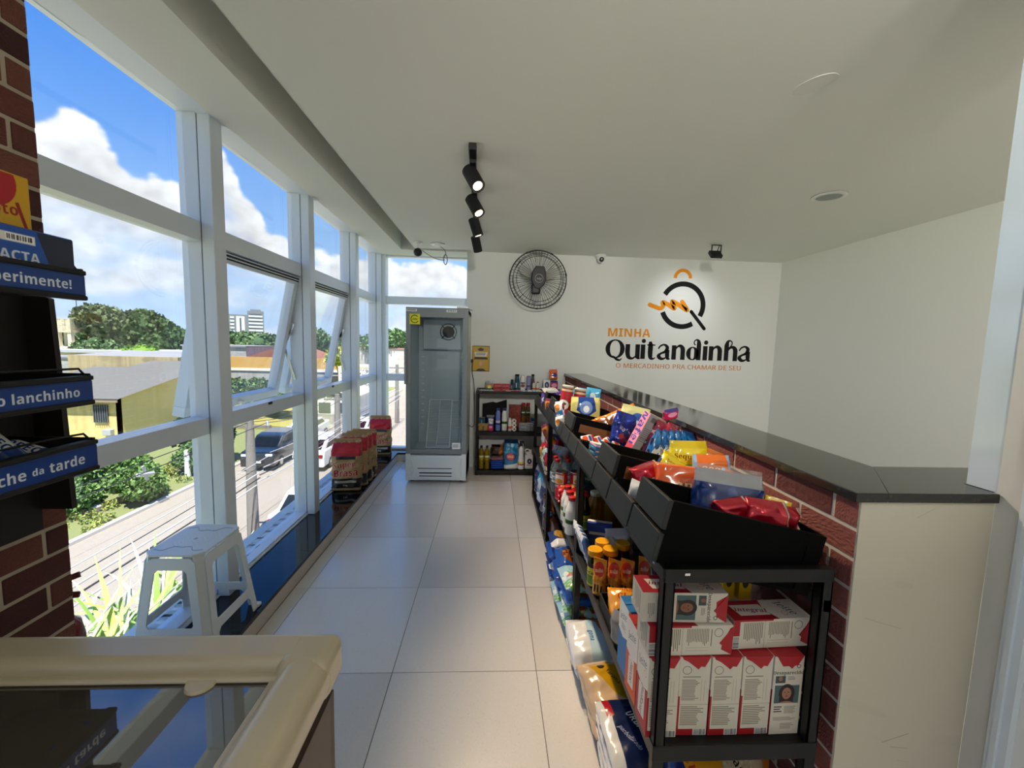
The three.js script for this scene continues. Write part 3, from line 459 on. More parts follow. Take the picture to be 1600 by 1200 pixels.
{ // wall fan
  const f = thing('wall_fan', 'black wire caged wall fan left of the shop logo', 'fan', [.473, 2.11, -4.47]);
  const ring = (r, z, t) => new THREE.TorusGeometry(r, t, 6, 48).translate(0, 0, z), cage = [ring(.305, 0, .006), ring(.27, .045, .003), ring(.235, .06, .003), ring(.27, -.045, .003)];
  for (let i = 0; i < 56; i++) { const a = i / 56 * 2 * PI, c = Math.cos(a), s = Math.sin(a); cage.push(tube([[.06 * c, .06 * s, .075], [.235 * c, .235 * s, .06], [.275 * c, .275 * s, .042], [.304 * c, .304 * s, 0]], .0016, 8, 4)); if (i % 2) cage.push(tube([[.06 * c, .06 * s, -.09], [.25 * c, .25 * s, -.06], [.304 * c, .304 * s, 0]], .0016, 6, 4)); }
  mesh('cage', cage, M.black, f);
  for (let i = 0; i < 7; i++) { const a = i / 7 * 2 * PI + .2; mesh('rim_clip', box(-.014, .014, -.008, .008, -.012, .012, .003).rotateZ(a - PI / 2).translate(.305 * Math.cos(a), .305 * Math.sin(a), 0), M.black, f); }
  for (let i = 0; i < 3; i++) mesh('blade', extrude(shapeOf([[.03, -.02], [.12, -.05], [.22, -.05], [.235, 0], [.2, .045], [.1, .04], [.03, .02]]), .003).rotateX(.35).rotateZ(i * 2.094 + .5), std(0xc6c6c1, .5), f);
  mesh('motor_housing', [extrude(shapeOf([[-.06, -.04], [-.035, -.09], [.0, -.1], [.05, -.06], [.068, 0], [.066, .06], [.045, .12], [-.03, .122], [-.05, .09], [-.068, .05], [-.07, -.01]]), .05, .008).translate(0, 0, .035), box(-.075, .018, -.16, -.06, .03, .085, .018), box(-.05, .05, -.05, .05, -.16, .03, .02)], M.black, f);
  mesh('hub_badge', [new THREE.TorusGeometry(.042, .004, 8, 32).translate(0, 0, .096), ...[words3d('wp', fontB, -.026, -.012, .052, .024)].map(g => g.translate(0, 0, .094))], std(0x8f9496, .4), f);
  mesh('bracket', [box(-.05, .05, -.07, .07, -.19, -.17, .006), rod(V(0, 0, -.18), V(0, 0, -.1), .02)], M.black, f);
}
// ---------- ceiling fittings ----------
const H = 2.42;
{
  const t = thing('ceiling_track', 'black lighting track along the ceiling carrying four spots', 'lighting track');
  t.position.set(-.15, H, -3.3); t.rotation.y = .026;
  mesh('rail', box(-.017, .017, -.022, 0, -1.12, 1.1, .002), M.black, t); mesh('feed_box', box(-.02, .02, -.034, 0, .98, 1.12, .004), M.black, t);
  const glow = new THREE.MeshStandardMaterial({ color: 0xffffff, emissive: 0xffe3b8, emissiveIntensity: 6 });
  const offm = std(0xd9d9d6, .3);
  // position along the track, aim, lit
  const S = [[-2.342, [.66, .8, -1.5], 1, 'nearest lit black spotlight on the ceiling track'], [-2.79, [.66, .85, -2.2], 1, 'second lit black spotlight on the ceiling track'], [-3.28, [.5, .4, -3.4], 0.6, 'third black spotlight on the ceiling track, only its rim bright'], [-3.816, [.25, .6, -4.66], 0, 'farthest black spotlight on the ceiling track, lamp turned away']];
  for (const [z, aim, lit, label] of S) {
    const s = thing('track_spotlight', label, 'spotlight', [-.15 - .026 * (z + 3.3) * -1, H - .022, z]);
    const x = s.position.x, pv = V(0, -.085, 0), dir = V(aim[0] - x, aim[1] - (H - .1), aim[2] - z).normalize();
    const down = dir.clone(); const q = new THREE.Quaternion().setFromUnitVectors(V(0, -1, 0), down);
    mesh('adapter', [box(-.017, .017, -.03, 0, -.05, .05, .003), rod(V(0, -.03, 0), V(0, -.075, 0), .008)], M.black, s);
    const can = lathe([[0, .06], [.036, .06], [.04, .056], [.04, -.075], [.036, -.077], [.034, -.066], [0, -.066]], 28).applyQuaternion(q).translate(pv.x, pv.y, pv.z);
    mesh('can', can, M.matteBlack, s);
    const lens = new THREE.CylinderGeometry(.026, .026, .004, 24).translate(0, -.069, 0).applyQuaternion(q).translate(pv.x, pv.y, pv.z);
    mesh('lens', lens, lit ? glow : offm, s);
    if (lit) { const l = new THREE.SpotLight(0xffe0b8, SPOT * lit, 0, .62, 1, 2); l.position.copy(pv).addScaledVector(dir, .082); l.target.position.copy(pv).addScaledVector(dir, 2); l.castShadow = true; l.shadow.radius = 2; s.add(l, l.target); }
  }
}
{ // unseen wall washers and track added behind the viewer to brighten the room
  const t = thing('ceiling_track', 'added second black track behind the viewer with added wall washing spots', 'lighting track', [1.3, H, .75]); mesh('rail', box(-1.1, 1.1, -.022, 0, -.017, .017, .002), M.black, t);
  [[.35, [1.2, 1.55, -4.66], 1.5, 'leftmost'], [1.0, [2.7, 1.6, -4.4], 1.1, 'second'], [1.65, [3.27, 1.5, -2.6], .8, 'third'], [2.3, [3.27, 1.4, -1.3], .55, 'rightmost']].forEach(([x, aim, k, w]) => {
    const s = thing('added_wall_washer', w + ' added wall washing spot on the added track behind the viewer', 'spotlight', [x, H - .022, .75]), pv = V(0, -.085, 0), dir = V(aim[0] - x, aim[1] - (H - .107), aim[2] - .75).normalize(), q = new THREE.Quaternion().setFromUnitVectors(V(0, -1, 0), dir);
    mesh('adapter', [box(-.05, .05, -.03, 0, -.017, .017, .003), rod(V(0, -.03, 0), V(0, -.075, 0), .008)], M.black, s);
    mesh('can', lathe([[0, .06], [.036, .06], [.04, .056], [.04, -.075], [.036, -.077], [.034, -.066], [0, -.066]], 28).applyQuaternion(q).translate(0, -.085, 0), M.matteBlack, s);
    mesh('lens', new THREE.CylinderGeometry(.03, .03, .004, 24).translate(0, -.069, 0).applyQuaternion(q).translate(0, -.085, 0), new THREE.MeshStandardMaterial({ color: 0xffffff, emissive: 0xfff6ea, emissiveIntensity: 4 }), s);
    const l = new THREE.SpotLight(0xfff9f0, ADDED_WASH * k, 0, .62, 1, 2); l.position.copy(pv).addScaledVector(dir, .085); l.target.position.copy(pv).addScaledVector(dir, 2); l.castShadow = true; l.shadow.radius = 3; s.add(l, l.target);
  });
}
function downlight(label, x, z, lit) {
  const d = thing('ceiling_downlight', label, 'downlight', [x, H, z]);
  mesh('ring', lathe([[.072, -.001], [.098, -.001], [.098, -.006], [.074, -.012], [.072, -.001]], 40), M.white, d);
  mesh('diffuser', new THREE.CylinderGeometry(.072, .072, .004, 36).translate(0, -.004, 0), lit ? new THREE.MeshStandardMaterial({ color: 0xffffff, emissive: 0xfff0d8, emissiveIntensity: 3 }) : phy(0x8f9a94, .25), d);
  if (lit) { const l = new THREE.SpotLight(0xfff4e4, ADDED_LAMP * lit, 0, 1.0, .8, 2); l.position.set(0, -.02, 0); l.target.position.set(0, -2, 0); l.castShadow = true; l.shadow.radius = 6; d.add(l, l.target); }
}
downlight('round recessed downlight switched off, right of the lighting track', 2.15, -2.66, 0);
downlight('added lit round downlight over the near end of the counter, out of view', 2.35, .4, 1.4);  // this and the next three are added out of view to brighten the room
downlight('added lit round downlight above the chest freezer, behind the viewer', -.2, .9, 1.2);
downlight('added lit round downlight near the front wall on the right, out of view', 1.9, 2.2, 1.2);
downlight('added lit round downlight near the front wall on the left, out of view', -.3, 2.4, 1.2);
{
  const f = thing('flood_lamp', 'small black floodlight on a bracket washing the logo wall', 'floodlight', [2.14, H, -3.98]);
  mesh('bracket', [bar(V(-.045, 0, 0), V(-.045, -.075, .0), .006, .012), bar(V(.045, 0, 0), V(.045, -.075, 0), .006, .012), bar(V(-.045, -.003, 0), V(.045, -.003, 0), .006, .012), rod(V(.03, 0, 0), V(.01, -.06, 0), .004)], M.black, f);
  mesh('lamp_body', box(-.055, .055, -.035, .0, -.045, .045, .006).rotateX(.75).translate(0, -.075, 0), M.black, f);
  mesh('lens', box(-.045, .045, -.038, -.034, -.036, .036).rotateX(.75).translate(0, -.075, 0), new THREE.MeshStandardMaterial({ color: 0xffffff, emissive: 0xffffff, emissiveIntensity: 3 }), f);
  const l = new THREE.SpotLight(0xf4f7ff, SPOT * .1, 0, .9, .9, 2); l.position.set(0, -.115, -.035); l.target.position.set(.02, -.75, -.7); l.castShadow = true; l.shadow.radius = 3; f.add(l, l.target);
  const c = thing('dome_camera', 'small white dome camera below the ceiling beside the fan', 'camera', [1.165, H, -4.57]);
  mesh('base', lathe([[0, 0], [.055, 0], [.055, -.02], [.045, -.028], [0, -.028]], 28), M.white, c); mesh('ball', new THREE.SphereGeometry(.042, 24, 16).translate(0, -.045, .012), M.white, c); mesh('lens', new THREE.CylinderGeometry(.026, .026, .01, 24).rotateX(PI / 2 + .35).translate(0, -.062, .044), M.black, c);
  const b = thing('ball_camera', 'black round camera hanging from a white ceiling mount near the end window', 'camera', [-.775, H, -4.32]);
  mesh('mount', [lathe([[0, 0], [.045, 0], [.045, -.012], [.012, -.02], [.01, -.06], [0, -.06]], 24)], M.white, b); mesh('head', [new THREE.SphereGeometry(.042, 24, 16).translate(0, -.1, 0)], M.black, b); mesh('shell_rim', new THREE.TorusGeometry(.041, .005, 8, 28).translate(0, -.1, -.008), M.white, b);
  const k = thing('cable_box', 'white ceiling junction mount with a coil of grey cable hanging', 'cable box', [-.58, H, -4.36]);
  mesh('plate', [lathe([[0, 0], [.07, 0], [.07, -.01], [.03, -.018], [0, -.018]], 24), box(-.03, .03, -.03, -.01, -.02, .02, .005)], M.white, k);
  const gc = std(0x7d8486, .5), coil = []; for (let i = 0; i <= 40; i++) { const a = i / 40 * 6 * PI; coil.push([.08 + .018 * Math.cos(a), -.155 + .05 * Math.sin(a), -.01 + i * .0005]); }
  mesh('cable', [tube([[0, -.02, 0], [.05, -.04, 0], [.08, -.08, 0], [.08, -.11, 0]], .004, 20), tube(coil, .004, 120, 5), tube([[-.19, -.05, .02], [-.1, -.11, 0], [.0, -.155, 0], [.07, -.16, 0]], .004, 24)], gc, k);
}
// ---------- printed surfaces ----------
function art(w, h, bg, ops) { return canvasTex(w, h, x => paint(x, w, h, bg, ops)); }
function paint(x, w, h, bg, ops) { // bg colour, then a short list of flat print operations
    x.fillStyle = bg; x.fillRect(0, 0, w, h);
    for (const [k, ...a] of ops) {
      if (k === 'r') { x.fillStyle = a[4]; x.fillRect(a[0] * w, a[1] * h, a[2] * w, a[3] * h); }
      else if (k === 'e') { x.fillStyle = a[4]; x.beginPath(); x.ellipse(a[0] * w, a[1] * h, a[2] * w, a[3] * h, a[5] || 0, 0, 7); x.fill(); }
      else if (k === 'o') { x.strokeStyle = a[4]; x.lineWidth = a[5] || 3; x.beginPath(); x.ellipse(a[0] * w, a[1] * h, a[2] * w, a[3] * h, 0, a[6] ?? 0, a[7] ?? 7); x.stroke(); }
      else if (k === 'p') { x.fillStyle = a[1]; x.beginPath(); a[0].forEach((p, i) => i ? x.lineTo(p[0] * w, p[1] * h) : x.moveTo(p[0] * w, p[1] * h)); x.closePath(); x.fill(); }
      else if (k === 't') { x.save(); x.translate(a[1] * w, a[2] * h); x.rotate(a[5] || 0); x.fillStyle = a[4]; x.font = (a[6] || 'bold') + ' ' + Math.round(a[3] * h) + 'px ' + (a[7] || 'sans-serif'); x.textAlign = 'center'; x.textBaseline = 'middle'; if (a[8]) { x.strokeStyle = a[8]; x.lineWidth = 4; x.strokeText(a[0], 0, 0); } x.fillText(a[0], 0, 0); x.restore(); }
      else if (k === 'l') { x.fillStyle = a[5]; for (let i = 0; i < a[4]; i++) x.fillRect(a[0] * w, (a[1] + a[3] * i / a[4]) * h, a[2] * w * rr(.7, 1), Math.max(1, a[3] / a[4] * h * .45)); }
      else if (k === 'b') { x.fillStyle = '#fff'; x.fillRect(a[0] * w, a[1] * h, a[2] * w, a[3] * h); x.fillStyle = '#111'; let q = a[0] * w + 2; while (q < (a[0] + a[2]) * w - 3) { const s = rr(1, 3); x.fillRect(q, a[1] * h + 2, s, a[3] * h - 4); q += s + rr(1, 3); } }
      else if (k === 'n') { for (let i = 0; i < a[0]; i++) { x.fillStyle = a[1][i % a[1].length]; x.globalAlpha = rr(.4, 1); x.beginPath(); x.ellipse(rr(a[2], a[3]) * w, rr(a[4], a[5]) * h, rr(.02, a[6]) * w, rr(.02, a[6]) * w, rr(0, 3), 0, 7); x.fill(); } x.globalAlpha = 1; }
    }
}
// one shared sheet holds the package prints
let sheet; function newSheet() { const c = document.createElement('canvas'); c.width = c.height = 2048; sheet = { c, x: 4, y: 4, row: 0, g: c.getContext('2d'), t: new THREE.CanvasTexture(c) }; sheet.t.colorSpace = THREE.SRGBColorSpace; } newSheet();
function artS(w, h, bg, ops) {
  if (sheet.x + w + 4 > 2048) { sheet.x = 4; sheet.y += sheet.row + 8; sheet.row = 0; }
  if (sheet.y + h > 2040) newSheet(); const g = sheet.g, x = sheet.x, y = sheet.y;
  g.save(); g.translate(x, y); g.fillStyle = bg; g.fillRect(-3, -3, w + 6, h + 6); g.beginPath(); g.rect(-3, -3, w + 6, h + 6); g.clip(); paint(g, w, h, bg, ops); g.restore();
  sheet.x += w + 8; sheet.row = Math.max(sheet.row, h);
  const t = sheet.t.clone(); t.repeat.set(w / 2048, h / 2048); t.offset.set(x / 2048, 1 - (y + h) / 2048); return t;
}
const printed = (tex, rough = .35, more = {}) => phy(0xffffff, rough, { map: tex, ...more });
const decal = (name, w, h, mat, parent, pos, ry = 0, rx = 0) => { const m = mesh(name, new THREE.PlaneGeometry(w, h), mat, parent); m.position.set(...pos); m.rotation.set(rx, ry, 0, 'YXZ'); return m; };
// soft pack: rounded cross-sections stacked from bottom to top, wrinkled, printed front and back
function sack(w, h, d, o = {}) {
  const { box: n = 3, pinTop = .2, pinBot = 0, wr = .004, sd = rr(0, 90), nu = 36, nv = 22, lean = 0 } = o, P = [], U = [], ix = [];
  for (let j = 0; j <= nv; j++) { const v = j / nv; let f = 1; if (pinTop) f *= Math.pow(smooth(1.001, 1 - pinTop, v), .7); if (pinBot) f *= Math.pow(smooth(-.001, pinBot, v), .7); else f *= lerp(.86, 1, smooth(0, .06, v));
    const wf = pinTop > .3 || pinBot > .3 ? lerp(1.03, .97, f) : lerp(.97, 1, f);
    for (let i = 0; i <= nu; i++) { const a = i / nu * 2 * PI - PI / 2, c = Math.cos(a), s = Math.sin(a), e = 2 / n; let X = Math.sign(c) * Math.abs(c) ** e * w / 2 * wf, Z = Math.sign(s) * Math.abs(s) ** e * Math.max(d / 2 * f, .0012);
      const q = noise.noise(X * 22 + sd, v * h * 20, Z * 22) + .6 * noise.noise(X * 50, v * h * 44 + sd, Z * 50), k = wr * q * (.35 + f); X += k * c * .6; Z += k * s; if (f < .2) Z += .5 * wr * noise.noise(X * 40 + sd, v * 9, 3);
      P.push(X + lean * v * h, v * h, Z); U.push(X / w + .5, v); } }
  for (let j = 0; j < nv; j++) for (let i = 0; i < nu; i++) { const a = j * (nu + 1) + i, b = a + nu + 1; ix.push(a, b, a + 1, a + 1, b, b + 1); }
  for (const [row, flip] of [[0, 1], [nv, 0]]) { const c = P.length / 3; P.push(0 + lean * (row / nv) * h, row / nv * h, 0); U.push(.5, row / nv); for (let i = 0; i < nu; i++) { const a = row * (nu + 1) + i; flip ? ix.push(c, a, a + 1) : ix.push(c, a + 1, a); } }
  const g = new THREE.BufferGeometry(); g.setAttribute('position', new THREE.Float32BufferAttribute(P, 3)); g.setAttribute('uv', new THREE.Float32BufferAttribute(U, 2)); g.setIndex(ix); g.computeVertexNormals(); return g;
}
{ // upright fridge
  const f = thing('upright_fridge', 'upright display fridge with grey framed glass door and white base', 'fridge', [-.5425, 0, -4.07]);
  const W = .302, side = phy(0xc9ccc9, .35), inner = phy(0xb0c5cd, .4);
  mesh('cabinet', [box(-W, -W + .03, .02, 1.745, -.55, -.045, .004), box(W - .03, W, .02, 1.745, -.55, -.045, .004), box(-W, W, 1.70, 1.75, -.55, -.045, .004), box(-W, W, .02, .29, -.55, -.045, .004), box(-W, W, .02, 1.745, -.57, -.54, .003)], side, f);
  mesh('liner', [box(-W + .03, W - .03, .29, 1.70, -.54, -.52), box(-W + .03, -W + .038, .29, 1.70, -.52, -.05), box(W - .038, W - .03, .29, 1.70, -.52, -.05), box(-W + .03, W - .03, .29, .30, -.52, -.05), box(-W + .03, W - .03, 1.69, 1.7, -.52, -.05), box(-.2, .24, 1.34, 1.66, -.52, -.40, .01)], inner, f);
  mesh('fan_grille', [new THREE.CylinderGeometry(.062, .062, .02, 32).rotateX(PI / 2).translate(.07, 1.53, -.395)], std(0x17130c, .8), f);
  const gr = [new THREE.TorusGeometry(.085, .004, 8, 40).translate(.07, 1.53, -.385)]; for (let i = 0; i < 4; i++) { const a = PI / 4 + i * PI / 2; gr.push(bar(V(.07 + .05 * Math.cos(a), 1.53 + .05 * Math.sin(a), -.382), V(.07 + .1 * Math.cos(a), 1.53 + .1 * Math.sin(a), -.382), .01, .006)); }
  mesh('fan_guard', gr, M.gasket, f);
  for (const x of [-.22, .22]) { const h = []; for (let i = 0; i < 12; i++) h.push(box(x - .012, x - .004, .5 + i * .075, .515 + i * .075, -.522, -.516), box(x + .004, x + .012, .5 + i * .075, .515 + i * .075, -.522, -.516)); mesh('shelf_support', h, std(0xe7edee, .4), f); }
  const rack = (x0, x1, y0, y1, z0, z1) => { const l = [], p = (x, t) => V(x, lerp(y0, y1, t), lerp(z0, z1, t)); l.push(rod(p(x0, 0), p(x0, 1), .0045), rod(p(x1, 0), p(x1, 1), .0045), rod(p(x0, 0), p(x1, 0), .0045), rod(p(x0, 1), p(x1, 1), .0045)); for (let i = 1; i < 30; i++) l.push(rod(p(x0, i / 30), p(x1, i / 30), .0016, 5)); return l; };
  mesh('wire_shelf', rack(-.02, .22, .345, .78, -.16, -.47), std(0xdfe8ea, .35), f); mesh('wire_shelf', rack(-.12, .12, .34, .80, -.12, -.36), std(0xdfe8ea, .35), f);
  const d = new THREE.Group(); d.name = 'door'; f.add(d);
  const dg = phy(0x868d90, .35), y0 = .298, y1 = 1.75;
  mesh('door_frame', [box(-W, -W + .043, y0, y1, -.04, .0, .006), box(W - .045, W, y0, y1, -.04, .0, .006), box(-W + .04, W - .04, 1.655, y1, -.04, .0, .006), box(-W + .04, W - .04, y0, .345, -.04, 0, .006), box(-W + .042, -W + .048, .345, 1.655, -.03, -.004), box(W - .052, W - .044, .345, 1.655, -.03, -.004)], dg, d);
  mesh('door_glass', box(-W + .043, W - .045, .345, 1.655, -.024, -.018), phy(0xffffff, 0, { transmission: 1, thickness: 0, ior: 1.5 }), d);
  mesh('door_handle', box(-W - .012, -W + .01, 1.0, 1.36, .0, .02, .006), phy(0x8d9496, .3), d);
  decal('label_sticker', .1, .024, printed(art(128, 32, '#f0f0ee', [['b', .04, .1, .92, .75]])), d, [-.245, 1.722, .001]); decal('label_sticker', .1, .024, printed(art(128, 32, '#f0f0ee', [['b', .1, .1, .86, .75]])), d, [.14, 1.722, .001]);
  decal('yellow_sticker', .1, .1, printed(art(128, 128, '#e4df1e', [['o', .5, .5, .36, .36, '#16180c', 9, .5, 5.6], ['t', '24hr', .52, .5, .24, '#16180c', 0, 'italic bold']])), d, [-.215, 1.636, .002]);
  decal('door_note', .085, .065, printed(art(64, 48, '#e9efee', [['l', .1, .25, .8, .55, 4, '#7d8688']])), d, [.20, .385, .002]);
  const wp = phy(0xdfe9ec, .35);
  mesh('base_panel', [box(-W, W, .03, .285, -.045, .004, .006), extrude(shapeOf([[-.25, .06], [.25, .06], [.22, .13], [.25, .265], [-.25, .265], [-.22, .13]]), .006, .006).translate(0, 0, .002), extrude(shapeOf([[-.17, .055], [.18, .055], [.2, .085], [.17, .125], [-.17, .125], [-.19, .085]]), .006, .005).translate(0, 0, .006), box(-W, -W + .05, .03, .3, -.04, .008, .005), box(W - .05, W, .03, .3, -.04, .008, .005)], wp, f);
  mesh('vent_slot', [box(-.18, .16, .152, .160, .002, .0145), box(-.165, .16, .105, .117, .002, .0185), box(-.165, .16, .074, .083, .002, .0185)], std(0x23292c, .7), f);
  for (const x of [-.25, .25]) for (const z of [-.08, -.5]) mesh('foot', cyl(.02, .018, .032, x, 0, z, 14), M.black, f);
  mesh('hinge_cover', [box(.19, .30, 1.75, 1.768, -.06, .0, .004), bar(V(.26, 1.765, -.01), V(.34, 1.735, -.03), .006, .006)], M.chrome, f);
  const c = thing('power_cord', 'black power cord hanging between fridge and back rack', 'cord'); mesh('cord', tube([[-.224, 1.22, -4.62], [-.222, 1.1, -4.6], [-.20, 1.0, -4.55], [-.185, .85, -4.5], [-.182, .6, -4.45], [-.185, .52, -4.45], [-.215, .505, -4.45], [-.238, .53, -4.45]], .004, 60), M.black, c); mesh('plug', box(-.236, -.212, 1.20, 1.24, -4.659, -4.61, .005), M.black, c);
  const p = thing('wall_poster', 'yellow notice poster with a hand print picture on the end wall', 'poster', [-.127, 1.246, -4.657]);
  mesh('sheet', box(-.098, .098, -.145, .145, -.002, .001), std(0xc39a12, .5), p);
  decal('print', .192, .286, printed(art(192, 286, '#c9a514', [['r', 0, 0, 1, .025, '#4c3c08'], ['r', 0, .975, 1, .025, '#4c3c08'], ['r', 0, 0, .03, 1, '#4c3c08'], ['r', .97, 0, .03, 1, '#4c3c08'], ['p', [[.3, .12], [.5, .07], [.68, .12], [.62, .19], [.4, .2]], '#17160f'], ['p', [[.12, .24], [.9, .24], [.82, .42], [.18, .42]], '#eceadf'], ['l', .2, .27, .6, .12, 3, '#3b3a33'], ['p', [[.14, .44], [.86, .44], [.92, .53], [.08, .53]], '#131208'], ['e', .5, .72, .1, .12, '#d9a98a'], ['r', .42, .6, .035, .12, '#d9a98a'], ['r', .47, .58, .035, .12, '#d9a98a'], ['r', .52, .585, .035, .12, '#d9a98a'], ['r', .57, .61, .03, .1, '#d9a98a'], ['r', .43, .78, .14, .14, '#c79676'], ['p', [[.2, .98], [.35, .9], [.65, .9], [.82, .98]], '#22201a']]), .4), p, [0, 0, .0016]);
}
// ---------- plastic stool on the ledge ----------
{
  const s = thing('plastic_stool', 'pale grey plastic stool with open sides standing on the window ledge', 'stool', [-1.287, .1, -1.80]);
  const pm = phy(0xdfe6ea, .36), TW = .115, TD = .142, BW = .165, BD = .178, Hh = .43;
  const oct = (a, b, c) => [[-a + c, -b], [a - c, -b], [a, -b + c], [a, b - c], [a - c, b], [-a + c, b], [-a, b - c], [-a, -b + c]];
  const holes = []; for (let r = 0; r < 5; r++) { const R = .026 + r * .013, n = 8 + r * 5; for (let i = 0; i < n; i++) { const a = i / n * 2 * PI + r * .3, da = .005 / R, e = .0029; holes.push([[a - da, R - e], [a + da, R - e], [a + da, R + e], [a - da, R + e]].map(([t, q]) => [q * Math.cos(t), q * Math.sin(t)])); } }
  holes.push(Array.from({ length: 12 }, (_, i) => [.011 * Math.cos(i * PI / 6), .011 * Math.sin(i * PI / 6)]));
  mesh('seat', extrude(shapeOf(oct(TW, TD, .03), holes), .004, .003, 3).rotateX(-PI / 2).translate(0, Hh - .008, 0), pm, s);
  const gl = []; for (const e of [-1, 1]) for (const k of [-1, 1]) gl.push(tube([[k * .098, Hh - .0005, e * .10], [k * .06, Hh - .0005, e * .105], [k * .035, Hh - .0005, e * .075], [k * .0, Hh - .0005, e * .08]], .0012, 14, 5)); mesh('seat_groove', gl, phy(0x8f9aa3, .5), s);
  // side panels: frames with an upper opening, a stretcher and an open foot
  const panel = (tw, bw) => { const yA = .365, yB = .125, yC = .085, x = y => lerp(bw, tw, y / Hh) - .004, m = .034; return extrude(shapeOf([[-x(Hh - .02) + .02, Hh - .018], [x(Hh - .02) - .02, Hh - .018], [x(.40), .395], [x(0), 0], [x(0) - .03, 0], [x(yC) - .034, yC - .016], [x(yC) - .05, yC], [-x(yC) + .05, yC], [-x(yC) + .034, yC - .016], [-x(0) + .03, 0], [-x(0), 0], [-x(.40), .395]], [[[-x(yA) + m + .012, yA], [x(yA) - m - .012, yA], [x(yA) - m, yA - .014], [x(yB) - m, yB + .012], [x(yB) - m - .008, yB], [-x(yB) + m + .008, yB], [-x(yB) + m, yB + .012], [-x(yA) + m, yA - .014]]]), .003, .0012, 2); };
  for (let k = 0; k < 4; k++) { const side = k % 2, g = panel(side ? TD - .02 : TW - .02, side ? BD - .02 : BW - .02), off = side ? [TW, BW] : [TD, BD], sl = Math.atan2(off[1] - off[0], Hh); g.translate(0, -Hh, -.002).rotateX(-sl).translate(0, Hh, off[0]); g.rotateY(k * PI / 2); mesh('side_panel', g, pm, s); }
  for (const a of [-1, 1]) for (const b of [-1, 1]) { const A = [a * (TW - .028), b * (TD - .001)], B = [a * (TW - .001), b * (TD - .028)], C = [a * (BW - .03), b * BD], D = [a * BW, b * (BD - .03)]; const g = new THREE.BufferGeometry(), t = .004, P = [], q = (p, y, o) => [p[0] - a * o, y, p[1] - b * o];
    const pts = [q(A, Hh - .004, 0), q(B, Hh - .004, 0), q(D, 0, 0), q(C, 0, 0), q(A, Hh - .004, t), q(B, Hh - .004, t), q(D, 0, t), q(C, 0, t)]; for (const f of [[0, 1, 2], [0, 2, 3], [4, 6, 5], [4, 7, 6], [0, 4, 1], [1, 4, 5], [1, 5, 2], [2, 5, 6], [2, 6, 3], [3, 6, 7], [3, 7, 0], [0, 7, 4]]) for (const i of (a * b > 0 ? f : [f[0], f[2], f[1]])) P.push(...pts[i]);
    g.setAttribute('position', new THREE.Float32BufferAttribute(P, 3)); g.computeVertexNormals(); g.setAttribute('uv', new THREE.Float32BufferAttribute(new Float32Array(P.length / 3 * 2), 2));
    mesh('corner_leg', [g, box(-.014, .014, 0, .016, -.014, .014, .005).translate(a * (BW - .008), 0, b * (BD - .008))], pm, s); }
}
